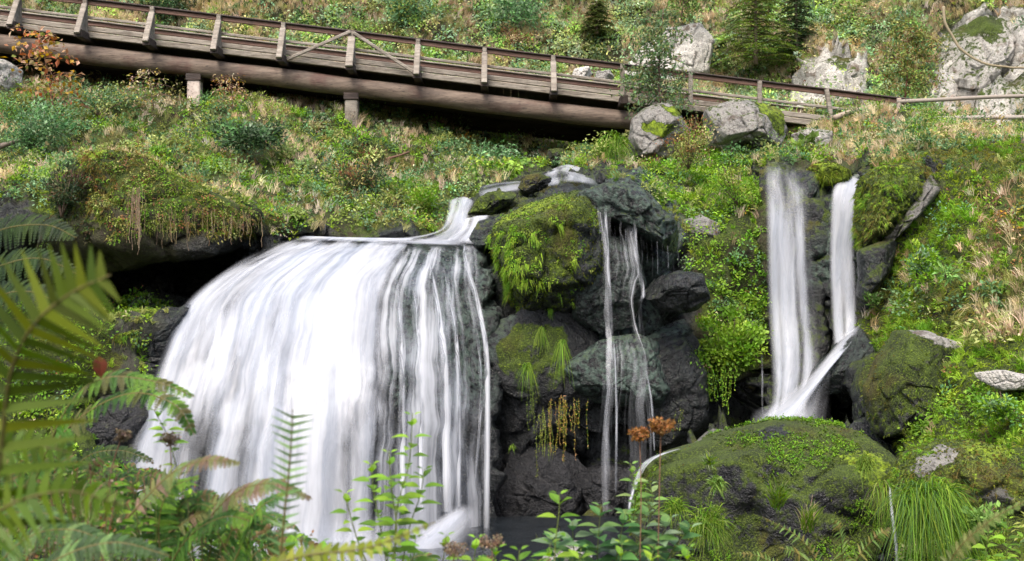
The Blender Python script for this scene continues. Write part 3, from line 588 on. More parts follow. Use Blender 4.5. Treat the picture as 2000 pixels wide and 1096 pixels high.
def d_main(U, V):
    d = .88-.66*sstep(.66, .70, U)+.15*bump(U, .45, .15)
    d += .06*np.sin(U*23+2)*sstep(.2, .5, V)
    d -= .7*(1-sstep(.04, .20, V+.05*np.sin(U*40)*.5+(1-U)*.03))*sstep(.02, .1, V)      # glassy lip
    d += .35*(1-sstep(.0, .10, V))                                                                # bright back line of the pool
    d -= .55*bump(U, .20, .055)*sstep(.62, .8, V)+.35*bump(U, .33, .03)*sstep(.55, .75, V)+.35*bump(U, .6, .04)*sstep(.65, .9, V)+.3*bump(U, .45, .03)*sstep(.6, .9, V)
    d -= .25*bump(U, .04, .05)*(1-sstep(.1, .5, V)); d -= .28*bump(U, .715, .02)*sstep(.2, .4, V)
    d -= .35*(1-sstep(0, .12, U))*(1-sstep(.15, .45, V)); d -= .12*sstep(.5, .8, np.abs(fbm(np.stack([U*9, V*5, U*0], -1), 1, 3, 6)))
    return d
water('waterfall', MAIN, M_W1, 'broad silky white waterfall spreading over a rounded rock at the left', d_main, fu=.05, layers=((0, -.16), (.13, -.34)), curl=.13)
def strand(pts, w, n=40):
    """thin falling strand: pts (px,py,depth), width in photo px -> grid"""
    c = curve(np.array(pts, float), n); w = np.interp(np.linspace(0, 1, n), np.linspace(0, 1, np.size(w)), np.atleast_1d(w))
    return np.stack([np.column_stack([c[:, 0]+k*w/2, c[:, 1]+abs(k)*0, c[:, 2]-.03*(1-abs(k))]) for k in (-1, -.5, 0, .5, 1)], 1)
soft = lambda U, V: (4*U*(1-U))**1.0*np.minimum(sstep(0, .04, V), 1-.6*sstep(.9, 1, V))
right_strands = [
 ([(905, 475, 24.2), (912, 520, 23.6), (935, 600, 22.9), (950, 690, 22.2), (952, 800, 21.9), (950, 1050, 21.5)], [8, 12, 11, 13, 14], .75),
 ([(918, 600, 22.9), (935, 680, 22.2), (938, 800, 21.9), (925, 980, 21.5)], [6, 8, 8, 6], .5),
 ([(800, 510, 23.3), (812, 600, 22.2), (820, 720, 21.2), (822, 1000, 20.4)], [4, 8, 10, 12], .5),
 ([(838, 510, 23.3), (855, 600, 22.2), (868, 720, 21.2), (872, 1000, 20.5)], [6, 12, 18, 22], .6),
 ([(865, 520, 23.3), (885, 620, 22.3), (895, 730, 21.6), (896, 990, 20.9)], [5, 9, 10, 10], .6),
 ([(770, 510, 23.2), (780, 620, 21.9), (785, 760, 20.9), (786, 1000, 20.2)], [5, 9, 14, 16], .5)]
bigw = [o for o in COL.objects if o.name == 'waterfall'][0]
for i, (p, w, d) in enumerate(right_strands):
    G = strand(p, w, 50); G[..., 2] -= .22; water('strand', G, M_W2, None, lambda U, V, d=d: U*0+d-.05, edge=soft, parent=bigw, curl=.02)
water('waterfall', RIGHT, M_W1, 'tall straight white waterfall at the right above the mossy boulder', lambda U, V: .72-.62*(1-sstep(.0, .3, V-.1*bump(U, .5, .3)))-.35*bump(U, .64, .06)*sstep(.3, .5, V)-.3*bump(U, .9, .1)-.25*bump(U, .25, .05)*sstep(.3, .5, V), fu=.22, layers=((0, -.1), (.06, -.15)), curl=.05)
water('waterfall', NARROW, M_W1, 'narrow white waterfall to the right of the tall straight one', lambda U, V: .72-.45*(1-sstep(.0, .2, V))-.35*bump(U, .5, .1)*sstep(.55, .9, V), fu=.22, layers=((0, -.1), (.06, -.15)), curl=.04)
chute = sheet([([(1648, 650), (1664, 645), (1684, 630)], 23.3), ([(1618, 690), (1640, 690), (1660, 672)], 22.9), ([(1578, 735), (1600, 740), (1622, 718)], 22.6), ([(1528, 775), (1558, 785), (1590, 765)], 22.4), ([(1495, 805), (1525, 822), (1560, 812)], 22.2), ([(1462, 838), (1488, 846), (1530, 838)], 22.0)], 16, 60)
water('cascade', chute, M_W1, 'slanting white chute running down left from the foot of the narrow waterfall', lambda U, V: U*0+.8, edge=lambda U, V: np.clip(4*U*(1-U), 0, 1)**1.3*np.minimum(1, .3+V*3), layers=((0, 0), (.05, -.1)), curl=.05)
spl = sheet([([(1598, 728), (1612, 722), (1630, 710)], 22.75), ([(1560, 780), (1590, 775), (1625, 760)], 22.6), ([(1540, 832), (1575, 832), (1622, 828)], 22.45)], 16, 30)
water('cascade', spl, M_W1, 'faint misty spill over the grey rock beside the dark hollow', lambda U, V: .75-.7*U, edge=lambda U, V: np.clip(3*U*(1-U), 0, 1)*.75, curl=.03)
# upper cascade
upc = thing('cascade', P(1000, 370, 27), 'short white cascade stepping down between the boulders above the broad waterfall', 'cascade')
e_c = lambda U, V: np.minimum(sstep(0, .25, U), sstep(0, .25, 1-U))*np.minimum(sstep(0, .05, V)+.3, 1)*(1-.8*sstep(.86, 1, V))
for rows in (
  [([(1062, 338), (1105, 322), (1150, 332)], 29.5), ([(1055, 348), (1110, 336), (1165, 348)], 28.6), ([(1060, 362), (1115, 356), (1172, 364)], 26.5)],
  [([(1090, 345), (1092, 352), (1096, 362)], 28), ([(1020, 352), (1022, 360), (1028, 372)], 27.3), ([(975, 356), (975, 366), (985, 378)], 26.9), ([(938, 362), (935, 376), (940, 390)], 26.7)],
  [([(875, 392), (905, 384), (928, 394)], 26.6), ([(872, 420), (895, 418), (918, 425)], 25.9), ([(850, 452), (880, 448), (925, 448)], 25.2), ([(760, 466), (840, 468), (922, 474)], 24.4), ([(640, 468), (770, 475), (920, 481)], 24.15)],
  [([(905, 428), (930, 422), (958, 420)], 25.2), ([(895, 448), (920, 448), (950, 440)], 24.9), ([(860, 472), (905, 475), (930, 478)], 24.15)]):
    G = sheet(rows, 24, 40); water('water_sheet', G, M_W1, None, lambda U, V: U*0+.62-.35*bump(U, .35, .12)*(V > -1), edge=e_c, parent=upc, layers=((0, 0), (.06, -.15)), curl=.09)
# thin veils in the middle
veil = thing('waterfall', P(1215, 600, 22.5), 'two thin veils of water trickling down the dark rock in the middle', 'waterfall')
water('veil', VEIL, M_W3, None, lambda U, V: .02+.32*bump(U, .22, .1)+.30*bump(U, .78, .09), edge=lambda U, V: np.minimum(sstep(0, .15, U), sstep(0, .15, 1-U))*.75*(1-.5*sstep(.6, .75, V)), parent=veil, curl=.03)
vs = [([(1182, 405, 22.7), (1185, 480, 22.6), (1190, 580, 22.4), (1193, 680, 21.8), (1187, 800, 21.6), (1184, 975, 21.5)], [5, 11, 10, 14, 20, 16], .42), ([(1200, 670, 21.85), (1204, 790, 21.6), (1203, 960, 21.5)], [3, 6, 6], .6),
      ([(1240, 420, 22.75), (1243, 500, 22.6), (1256, 570, 22.3), (1250, 600, 22.1), (1258, 700, 21.8), (1268, 810, 21.7), (1272, 900, 21.5)], [5, 10, 10, 7, 13, 16, 6], .36), ([(1262, 720, 21.8), (1274, 800, 21.7), (1278, 880, 21.5)], [4, 6, 4], .5)]
for k, x in enumerate(np.linspace(1160, 1335, 18)):
    y0 = np.interp(x, [1160, 1240, 1345], [428, 452, 496]); L = RG.uniform(25, 85); vs.append(([(x, y0, 22.6), (x+1, y0+L*.5, 22.62), (x+1, y0+L, 22.65)], RG.uniform(2, 3.5), RG.uniform(.1, .35)))
for p, w, d in vs:
    G = strand(p, w, 40); G[..., 2] -= .12; water('strand', G, M_W3, None, lambda U, V, d=d: U*0+d-.1, edge=soft, parent=veil, curl=.01)
for lab, S_ in (('single thin thread of water on the dark rock left of the tall straight waterfall', [([(1488, 690, 23.6), (1489, 760, 23.4), (1490, 815, 23)], [4, 5, 4])]),
                ('thin trickle in the crack between the two mossy boulders at lower right', [([(1738, 950, 15.7), (1742, 1000, 15.5), (1750, 1060, 15.3), (1754, 1110, 15.2)], [5, 8, 8, 9])]),
                ('small rill curling round the left end of the broad mossy boulder', [([(1330, 876, 18.2), (1290, 888, 17.6), (1262, 905, 17.2), (1245, 935, 17.0), (1232, 975, 16.8), (1228, 1000, 16.7)], [9, 16, 16, 10, 8, 6])])):
    for p, w in S_: water('trickle', strand(p, w, 40), M_W3, lab, lambda U, V: U*0+(.22 if 'thread' in lab else .5), edge=soft, curl=.01)
MR = MAIN[20:, 76:].copy(); MR[..., 2] -= .1
water('broken_sheet', MR, M_W0, None, lambda U, V: .36+.16*bump(U, .42, .12)+.12*bump(U, .7, .06)-.25*bump(U, .05, .07)-.25*sstep(.78, .9, U)*sstep(.3, .5, V), edge=lambda U, V: np.minimum(sstep(0, .06, U), sstep(0, .06, 1-U))*sstep(0, .12, V), parent=bigw, curl=.05)
spray = sheet([([(1470, 800), (1530, 785), (1600, 790)], 22.1), ([(1460, 830), (1530, 822), (1610, 824)], 21.7), ([(1450, 850), (1530, 842), (1620, 840)], 21.2)], 20, 20)
water('spray', spray, M_W1, 'soft white spray where the tall straight waterfall lands behind the broad mossy boulder', lambda U, V: U*0+.6, edge=lambda U, V: np.clip(4*U*(1-U), 0, 1)**1.5*np.clip(4*V*(1-V), 0, 1)*.55, curl=.05)
foam = sheet([([(330, 1000), (600, 1005), (880, 985)], [20.1, 19.7, 20.2]), ([(310, 1050), (600, 1060), (900, 1045)], [19.4, 19.0, 19.6]), ([(300, 1120), (600, 1130), (930, 1100)], [18.6, 18.2, 18.8])], 60, 24)
water('spray', foam, M_W1, 'white spray rising at the foot of the broad waterfall behind the weeds', lambda U, V: U*0+.6, edge=lambda U, V: np.clip(4*U*(1-U), 0, 1)*sstep(0, .6, V)*.7, curl=.12)
# splash at the foot of the broad fall
G = sheet([([(900, 978), (925, 986), (950, 1010)], 20.6), ([(860, 1005), (895, 1015), (935, 1040)], 20.2), ([(810, 1040), (850, 1055), (915, 1080)], 19.8), ([(750, 1085), (810, 1100), (900, 1120)], 19.3)], 30, 40)
water('splash', G, M_W1, 'fan of white spray sliding off the rock at the right foot of the broad waterfall', lambda U, V: 1.0-.6*U, edge=lambda U, V: np.minimum(sstep(0, .45, U), sstep(0, .6, 1-U))*.9*sstep(0, .35, V), layers=((0, 0), (.08, -.2)), curl=.08)

# ------------------------------------------------------------ the wooden bridge (straight, falling to the right)
BS = .122; D0 = 32.0; WID = 3.1
def bz(px, base_py): return CZ+(548-(base_py+(px-650)*BS))/F*D0
def bx_(px): return (px-1000)/F*D0
dirv = nrm(np.array([1., 0, -BS])); ang = math.atan(BS)
def beam(name, mat, p0, p1, wy, hz, parent, bev=.015, jit=0):
    """board or squared timber from p0 to p1, wy deep (y), hz high, split in short lengths so that it can waver"""
    p0 = np.array(p0, float); p1 = np.array(p1, float); T = nrm(p1-p0); Y = np.array([0, 1., 0]);
    if abs(T[1]) > .7: Y = np.array([1., 0, 0])
    N = nrm(np.cross(T, Y)); Y = np.cross(N, T); n = max(2, int(np.linalg.norm(p1-p0)/.6)+1)
    ring = [(-wy/2+bev, -hz/2), (wy/2-bev, -hz/2), (wy/2, -hz/2+bev), (wy/2, hz/2-bev), (wy/2-bev, hz/2), (-wy/2+bev, hz/2), (-wy/2, hz/2-bev), (-wy/2, -hz/2+bev)]
    V = []; t = np.linspace(0, 1, n)
    for s in t:
        c = p0+(p1-p0)*s; c = c+N*float(perlin(c[None]*.6, 3)[0])*jit+Y*float(perlin(c[None]*.6, 4)[0])*jit
        V += [c+Y*a+N*b for a, b in ring]
    Fc = [[k*8+j, k*8+(j+1) % 8, (k+1)*8+(j+1) % 8, (k+1)*8+j] for k in range(n-1) for j in range(8)]+[list(range(7, -1, -1)), [(n-1)*8+j for j in range(8)]]
    return make_mesh(name, np.array(V), Fc, mat, parent, smooth=False)
br = thing('wooden_bridge', (bx_(650), D0+WID/2, bz(650, 146)), 'long weathered log and timber footbridge sloping down to the right across the gorge', 'bridge')
def log(name, px0, px1, ytop, ydep, r, mat, parent):
    n = 90; X = np.linspace(bx_(px0), bx_(px1), n); pts = np.array([[x, ydep, bz(1000+x/D0*F, ytop)-r+.0] for x in X])
    rr = r*(1+.05*perlin(pts*.9, 3)); a = Acc(); th = np.arange(28)/28*2*math.pi
    pts[:, 2] += perlin(pts*.25, 7)*.03
    V = pts[:, None]+rr[:, None, None]*(np.cos(th)[None, :, None]*np.array([0, 1., 0])+np.sin(th)[None, :, None]*np.array([BS, 0, 1.]))
    V = V+(fbm(V*np.array([.35, 3, 3]), 1, 3, 2)*.018)[..., None]*nrm(V-pts[:, None]); V = V.reshape(-1, 3)
    Fc = [[k*28+j, k*28+(j+1) % 28, (k+1)*28+(j+1) % 28, (k+1)*28+j] for k in range(n-1) for j in range(28)]+[list(range(27, -1, -1)), [(n-1)*28+j for j in range(28)]]
    return make_mesh(name, V, Fc, mat, parent)
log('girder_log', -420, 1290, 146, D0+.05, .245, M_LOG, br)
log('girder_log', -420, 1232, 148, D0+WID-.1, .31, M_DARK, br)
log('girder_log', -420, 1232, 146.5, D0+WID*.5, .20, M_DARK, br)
def along(px, py_off, y): return np.array([bx_(px), y, bz(px, py_off)])
def rail(name, px0, px1, off, y, wy, hz, mat, jit=.012): return beam(name, mat, along(px0, off, y), along(px1, off, y), wy, hz, br, jit=jit)
# deck of cross planks
a = Acc(); x = bx_(-420); k = 0
pls = []
while x < bx_(1770):
    px = 1000+x/D0*F; w = .19; h = .05; e = RG.uniform(-.04, .04)
    c = np.array([x+w/2, D0+WID/2-.02, bz(px, 133)]); hw = w/2+.003; L = WID/2+.02+e
    ring = [np.array([sx*hw, sy*L, sz*h/2-sx*hw*BS]) for sz in (-1, 1) for sy in (-1, 1) for sx in (-1, 1)]
    V = np.array([c+r_ for r_ in ring]); Q = np.array([[0, 2, 3, 1], [4, 5, 7, 6], [0, 1, 5, 4], [2, 6, 7, 3], [0, 4, 6, 2], [1, 3, 7, 5]])
    a.add(V, Q, np.array([.2, .16, .12])); x += .2
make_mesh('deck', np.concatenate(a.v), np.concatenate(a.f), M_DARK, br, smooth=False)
for y, m in ((D0-.16, M_GREY), (D0+WID+.02, M_GREY)):
    f_ = y < D0+1
    rail('edge_board', -420, 1625 if f_ else 1640, 116 if f_ else 116, y+.02, .07, .13, m); rail('edge_board', -420, 1625 if f_ else 1640, 128, y-.01, .09, .15, m)
    rail('handrail', -420, 1772, 59.5, y, .16, .045, M_DARK if f_ else M_GREY, .008)
    rail('rail_board', -420, 1768, 66, y+.01, .05, .11, M_RED, .01)
    rail('middle_rail', -420, 1700, 94, y+.03, .05, .075, M_GREY, .018)
stations = [-342, -213, -84, 45, 173, 303, 432, 557, 690, 818, 947, 1080, 1214, 1346, 1480, 1613]
for i, s in enumerate(stations):
    big = s == 690
    for near in (1, 0):
        y = D0-.25 if near else D0+WID+.11
        w = .17 if big else .11
        lean = 9 if s == 1613 else 0
        beam('post', M_GREY, along(s+lean, 134, y), along(s-lean*.4, 60, y), .11, w, br, jit=.004)
        if s < 1200:
            ye = y-.34 if near else y+.34
            zb = along(s, 136, ye-.3 if near else ye+.2); zt = along(s, 72, y-.06 if near else y+.06)
            # tapered outrigger plank from the beam end up to the rail
            beam('outrigger', M_GREY, zb, zt, .06, .15 if not big else .19, br, jit=.003); beam('gusset', M_GREY, along(s, 128, y-.17 if near else y+.17), along(s, 92, y-.09 if near else y+.09), .2, .06, br)
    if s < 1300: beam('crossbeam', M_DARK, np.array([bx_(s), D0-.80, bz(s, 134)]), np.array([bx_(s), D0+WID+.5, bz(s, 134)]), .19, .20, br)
yb = D0-.34
beam('brace', M_GREY, along(688, 62, yb), along(565, 131, yb), .06, .085, br); beam('brace', M_GREY, along(694, 64, yb), along(812, 127, yb), .06, .085, br)
beam('brace', M_GREY, along(690, 62, D0+WID+.2), along(565, 131, D0+WID+.2), .06, .085, br); beam('brace', M_GREY, along(690, 64, D0+WID+.2), along(812, 127, D0+WID+.2), .06, .085, br)
M_STONE = wood_mat('bleached post', (.36, .29, .25), (.50, .43, .38), (.22, .17, .13), (3, 3, 3))
for s, y1 in ((380, 222), (687, 262)):
    for yy in (D0+.05, D0+WID-.25):
        p0 = along(s, 0, yy); p0[2] = CZ+(548-y1)/F*D0-.5; p1 = along(s, 183.5, yy)
        if yy < D0+1:
            beam('support_post', M_STONE if s < 500 else M_GREY, p0, p1, .34, .34, br, bev=.03); beam('post_cap', M_DARK, p1-np.array([.19, 0, .02]), p1+np.array([.19, 0, -.02]), .40, .20, br, bev=.03)
        else: beam('support_post', M_DARK, p0, p1, .3, .3, br)
# thin rail fence along the path beyond the bridge
fe = thing('rail_fence', P(1880, 232, 31.5), 'thin grey pole railing along the path at the right edge', 'fence')
def pole(name, pts, r, mat_col, parent, acc=None):
    a = Acc(); pts = curve(np.array(pts), 24); tube(a, pts, np.linspace(r, r*.85, 24), mat_col, 8); return a.build(name, M_BARK, parent, True)
pole('top_rail', [P(1752, 199, 31.6), P(1850, 194, 31.3), P(1950, 189, 31), P(2200, 182, 30.5)], .055, (.24, .21, .18), fe)
pole('lower_rail', [P(1792, 234, 31.4), P(1880, 230, 31.2), P(2000, 229, 31), P(2200, 222, 30.5)], .06, (.28, .25, .22), fe)
for s, d in ((1756, 31.6), (2150, 30.6)): pole('post', [P(s-1, 250, d), P(s, 192, d)], .07, (.3, .25, .2), fe)
# fallen pole and curved bleached branch on the crag
def branch(label, pts, r0, r1, col, cat='branch', name='branch'):
    a = Acc(); c = curve(np.array(pts), 40); tube(a, c+fbm(c, 2, 2, 3)[:, None]*.03, np.linspace(r0, r1, 40), col, 8); o = a.build(name, M_BARK, None, True); return tag(o, label, cat)
branch('curved pale branch with a yellow stretch hanging over the rock wall', [P(1842, 14, 35.2), P(1848, 50, 35.1), P(1872, 88, 35.0), P(1905, 116, 34.8), P(1950, 130, 34.6), P(2010, 134, 34.5)], .045, .03, (.22, .185, .12))
branch('thick grey fallen trunk lying along the path end right of the bridge', [P(1630, 230, 31), P(1680, 214, 31.5), P(1740, 204, 32)], .07, .06, (.28, .23, .18))
branch('thin dead stick lying in the bushes under the bridge', [P(752, 313, 30.2), P(775, 305, 30.1), P(800, 296, 30.2)], .035, .02, (.12, .07, .05))
branch('dark fallen limb in the shrubs at the left edge', [P(-10, 290, 27), P(20, 280, 27), P(60, 272, 27.3)], .07, .03, (.16, .13, .11))
# ------------------------------------------------------------ plants growing on the slopes
A_, B_, C_, D_ = (TV[TQ[:, k]] for k in range(4))
ctr = (A_+C_)/2; qn = np.cross(C_-A_, D_-B_); qa = np.linalg.norm(qn, axis=1)*.5; qn = nrm(qn); qn *= np.where((qn*nrm(-(ctr-np.array([0, 0, CZ])))).sum(-1, keepdims=True) < 0, -1, 1)
qx, qy = proj(ctr); free = ~falls_mask(qx, qy)
inside = (qx > -260) & (qx < 2260) & (qy > -200) & (qy < 1160) & (qn[:, 2] > -.25) & free
facing = (qn*nrm(-(ctr-np.array([0, 0, CZ])))).sum(-1)
def pick(dens):
    """random points on the hillside, dens plants per square metre given per quad"""
    w = qa*dens*inside; n = int(w.sum()); cum = np.cumsum(w)
    k = np.minimum(np.searchsorted(cum, RG.random(n)*cum[-1]), len(w)-1)
    u = RG.random(n)[:, None]; v = RG.random(n)[:, None]
    p = (A_[k]*(1-u)+B_[k]*u)*(1-v)+(D_[k]*(1-u)+C_[k]*u)*v
    return p, qn[k], k
def clumpy(c, s, seed, lo, hi): return sstep(lo, hi, fbm(c, s, 3, seed))
fl = lambda items, amp=REGION_JIT: field(qx, qy, 0, items, amp)
cn1 = fbm(ctr, .55, 3, 21); cn2 = fbm(ctr, .8, 3, 27); cn3 = fbm(ctr, 1.6, 2, 31)
G_BLUE = [(.12, .23, .095), (.075, .16, .065), (.22, .33, .18)]
G_FRESH = [(.16, .30, .025), (.11, .23, .02), (.25, .38, .04)]
G_OLIVE = [(.22, .26, .065), (.33, .34, .11), (.13, .17, .04)]
G_DARK = [(.03, .06, .025), (.045, .08, .03)]
STRAW = [(.52, .42, .24), (.62, .53, .35), (.36, .26, .14), (.48, .38, .25)]
RUST = [(.22, .11, .05), (.28, .13, .05), (.16, .08, .05)]
YEL = [(.34, .28, .05), (.40, .24, .04)]
def clumps(acc, p, n, rad, m, L, W, cols, wts=None, var=.2, up=.55, flat=.6):
    """leafy clumps: m leaves on a dome round each point"""
    N = len(p); r = rad*(.55+1.1*RG.random(N)**2); base = pal(N, *cols, var=var, w=wts)
    up_ = nrm(n*(1-up)+np.array([0, 0, 1.])*up)
    q = rand_unit(N*m).reshape(N, m, 3); q = q*np.sign((q*up_[:, None]).sum(-1, keepdims=True)+.15)
    rr = (RG.random((N, m, 1))**.45)
    C = p[:, None]+q*rr*r[:, None, None]*np.array([1, 1, flat+.3])+up_[:, None]*r[:, None, None]*.25
    D = nrm(q+rand_unit(N*m).reshape(N, m, 3)*.8+np.array([0, 0, -.15])); Nn = nrm(up_[:, None]+q*.6+rand_unit(N*m).reshape(N, m, 3)*.5)
    col = np.clip(base[:, None]*(1+RG.normal(size=(N, m, 1))*.15), .003, .9)
    s = (.7+.6*RG.random((N, m)))
    leaves(acc, C.reshape(-1, 3), D.reshape(-1, 3), Nn.reshape(-1, 3), (L*s).reshape(-1), (W*s).reshape(-1), col.reshape(-1, 3))
def tufts(acc, p, n, m, L, W, cols, wts=None, var=.16, droop=.55, spread=.75, tip=None, up=.7):
    N = len(p); base = pal(N, *cols, var=var, w=wts, p=p); up_ = nrm(n*(1-up)+np.array([0, 0, 1.])*up)
    ln = L*(.6+.8*RG.random(N))
    D = nrm(up_[:, None]+rand_unit(N*m).reshape(N, m, 3)*spread*(.3+.7*RG.random((N, m, 1))))
    C = p[:, None]+rand_unit(N*m).reshape(N, m, 3)*(.12*ln[:, None, None])
    col = np.clip(base[:, None]*(1+RG.normal(size=(N, m, 1))*.15), .003, .9)
    l = ln[:, None]*(.6+.6*RG.random((N, m)))
    tc = None if tip is None else np.clip(np.broadcast_to(np.array(tip), (N*m, 3))*(1+RG.normal(size=(N*m, 1))*.15), 0, .9)
    blades(acc, C.reshape(-1, 3), D.reshape(-1, 3), l.reshape(-1), W*(.7+.6*RG.random(N*m)), col.reshape(-1, 3), droop, 3, tc)

# densities by area
far_ = [(-900, -900), (2900, -900), (2900, 200), (1750, 190), (1250, 250), (900, 270), (500, 210), (-900, 150)]
leafd = fl([(HILL, 20), (far_, 14), (MIDG, 26), (RB, 3.5), (LL, 14), ([(1760, 740), (2100, 760), (2100, 900), (1760, 890)], 9), ([(1700, 500), (1850, 480), (1880, 600), (1730, 640)], 16)]+[(c, .5) for c in CLIFFS])
leafd *= .25+1.2*sstep(-.25, .25, cn1)
strawd = fl([(HILL, 11), (far_, 42), (MIDG, .8), ([(1290, 230), (1420, 300), (1480, 400), (1420, 440), (1330, 400)], 5), (RB, 2.5), (CLIFFS[0], .6), (CLIFFS[1], .8), (CLIFFS[2], .4),
   ([(1570, 250), (1650, 210), (1760, 195), (1900, 215), (1960, 270), (1820, 290), (1700, 318), (1600, 300)], 30), ([(1860, 340), (2100, 320), (2100, 560), (1960, 620), (1860, 480)], 7), ([(250, 300), (560, 330), (560, 460), (430, 400), (250, 330)], 9), ([(1880, 540), (2050, 520), (2060, 710), (1950, 690)], 16), ([(340, 180), (460, 190), (560, 250), (380, 260)], 7)])
strawd *= .25+1.3*sstep(-.2, .3, -cn1+cn3*.4)
grassd = fl([(HILL, 16), (far_, 12), (MIDG, 30), (RB, 34), (LL, 12), ([(430, 330), (620, 340), (700, 380), (860, 360), (870, 455), (600, 460), (540, 462)], 20), ([(1690, 590), (1800, 620), (2000, 700), (2040, 760), (1900, 750), (1750, 650)], 60), ([(1740, 760), (1880, 800), (1900, 880), (1760, 900)], 16), ([(1240, 330), (1330, 340), (1300, 420)], 24), ([(1400, 360), (1490, 370), (1500, 560), (1400, 560)], 26), (box(1180, 270, 1230, 360), 25)]+[(c, .6) for c in CLIFFS])
grassd *= .35+1.1*sstep(-.3, .25, cn2)
near = lambda k: ctr[k][:, 1]
def hue_w(k): return cn2[k]
# green leafy undergrowth
acc = Acc(); p, n, k = pick(leafd)
blue = (qx[k] < 1200) & (qy[k] < 420); rightb = qx[k] > 1230
fresh = inpoly(qx[k], qy[k], MIDG) | (cn3[k] > .16) | (qy[k] > 560); h = RG.random(len(k))
for sel, cols, w in (((~fresh) & (h < .55), G_BLUE+G_OLIVE[:1], [3, 2, 2, 1]), ((~fresh) & (h >= .55), G_OLIVE+G_FRESH[:1]+G_DARK[:1], [3, 2, 2, 1.5, 1]), (fresh, G_FRESH+G_BLUE[:1], [3, 3, 2, 1])):
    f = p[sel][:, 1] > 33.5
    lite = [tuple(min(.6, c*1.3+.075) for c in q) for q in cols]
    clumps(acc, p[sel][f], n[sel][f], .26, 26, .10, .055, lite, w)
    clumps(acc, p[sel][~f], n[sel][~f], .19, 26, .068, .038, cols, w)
# bigger bushy plants standing above the rest
p, n, k = pick(fl([(HILL, 1.1), (far_, 1.5), (MIDG, .6), (RB, .3)]+[(c, 0) for c in CLIFFS])*(cn2 > -.25))
clumps(acc, p, n, .34, 90, .095, .05, [(.16, .27, .09), (.24, .29, .08), (.30, .33, .12), (.13, .22, .10), (.34, .30, .12), (.09, .16, .06)], [3, 3, 2, 2, 1, 2], up=.8, flat=.75)
o = acc.build('undergrowth', M_LEAF); tag(o, 'low green leafy undergrowth covering the slopes around the gorge', 'undergrowth', kind='stuff')
# green grass
acc = Acc(); p, n, k = pick(grassd)
bright = (cn3[k] > -.02) | (qy[k] > 350)
tufts(acc, p[bright], n[bright], 13, .26, .016, G_FRESH+[(.20, .26, .06), (.25, .27, .08)], [3, 2, 3, 2, 1.5], droop=.7)
tufts(acc, p[~bright], n[~bright], 12, .28, .018, G_OLIVE+G_BLUE[:1]+[(.24, .24, .09)], droop=.6)
o = acc.build('grass', M_GRASS); tag(o, 'green grass growing in tufts on the banks beside the waterfalls', 'grass', kind='stuff')
# straw
acc = Acc(); p, n, k = pick(strawd)
tufts(acc, p, n, 15, .36, .012, STRAW+[(.62, .52, .40), (.3, .3, .12)], [3, 3, 1.5, 2, 2, 2], droop=.5, spread=.45)
p, n, k = pick(fl([([(1890, 350), (2100, 340), (2100, 620), (1960, 640), (1890, 520)], 30), ([(1850, 560), (1960, 560), (2000, 700), (1900, 670)], 20)])); tufts(acc, p, n, 12, .28, .010, [(.22, .16, .08), (.32, .24, .12), (.16, .12, .05), (.38, .31, .17), (.14, .17, .04)], droop=1.1, spread=.8, up=.3)
o = acc.build('dry_grass', M_STRAW); tag(o, 'straw coloured dry grass among the green plants on the slopes', 'dry grass', kind='stuff')
# rusty, yellow and pink scattered leaves and twigs
acc = Acc(); p, n, k = pick((leafd*.12+strawd*.10)*(cn3 > -.1)); clumps(acc, p, n, .2, 12, .055, .03, RUST+YEL+STRAW[:2], [2, 1, 2, .7, .5, 1, 1])
orange = fl([([(1930, 380), (2060, 370), (2060, 540), (1960, 560)], 14), ([(-50, 100), (60, 120), (170, 200), (100, 240), (-50, 230)], 7), ([(120, 300), (320, 300), (420, 390), (300, 400), (160, 360)], 5), ([(630, 300), (780, 300), (770, 400), (650, 390)], 5)])
p, n, k = pick(orange); clumps(acc, p, n, .18, 16, .055, .035, RUST+YEL+G_OLIVE[:1])
o = acc.build('autumn_leaves', M_LEAF); tag(o, 'rust and yellow autumn leaves scattered through the undergrowth', 'autumn leaves', kind='stuff')

# short growth on the boulders
def on(label, n, polys=None, minz=-.6):
    V, Q = SURF[label]; p, nn = sample(V, Q, n); x, y = proj(p); toward = (nn*nrm(np.array([0, 0, CZ])-p)).sum(-1)
    nn = nn*np.where(toward[:, None] < 0, 1, 1); ok = (toward > -.05) & (nn[:, 2] > minz)
    if polys: 
        jx, jy = jit(x, y, 14, .03); m = np.zeros(len(p), bool)
        for q in polys: m |= inpoly(jx, jy, q)
        ok &= m
    return p[ok], nn[ok]
acc = Acc()
# hanging tufts on the big mossy boulder
o_ = None
p, n, k = pick(fl([([(1720, 320), (1850, 284), (2200, 284), (2200, 345), (1960, 345), (1890, 420), (1830, 470), (1740, 560), (1700, 560), (1700, 500), (1790, 430), (1850, 350)], 420), ([(1700, 560), (1880, 430), (1960, 560), (2060, 700), (2060, 900), (1760, 880), (1690, 700)], 230)])); tufts(acc, p, n, 7, .06, .012, [(.19, .28, .02), (.27, .35, .025), (.11, .18, .02), (.2, .2, .03)], spread=1., up=.3, droop=.8)
hang = [[(1040, 410), (1090, 430), (1120, 500), (1115, 600), (1050, 600), (1000, 540), (950, 510), (960, 460)], [(950, 480), (1000, 470), (1010, 580), (970, 590)], box(1040, 540, 1130, 610)]
p, n = on(dome, 5200, hang); q = fbm(p, 2.6, 3, 9); p, n = p[q > .2], n[q > .2]; tufts(acc, p, n, 8, .10, .013, G_FRESH+[(.22, .33, .03)], droop=1.3, spread=.9, up=.2)
p, n = on(dome, 2200, hang); q = fbm(p, 2.6, 3, 9); p, n = p[q > .1], n[q > .1]; clumps(acc, p, n, .06, 11, .04, .024, G_FRESH, up=.2)
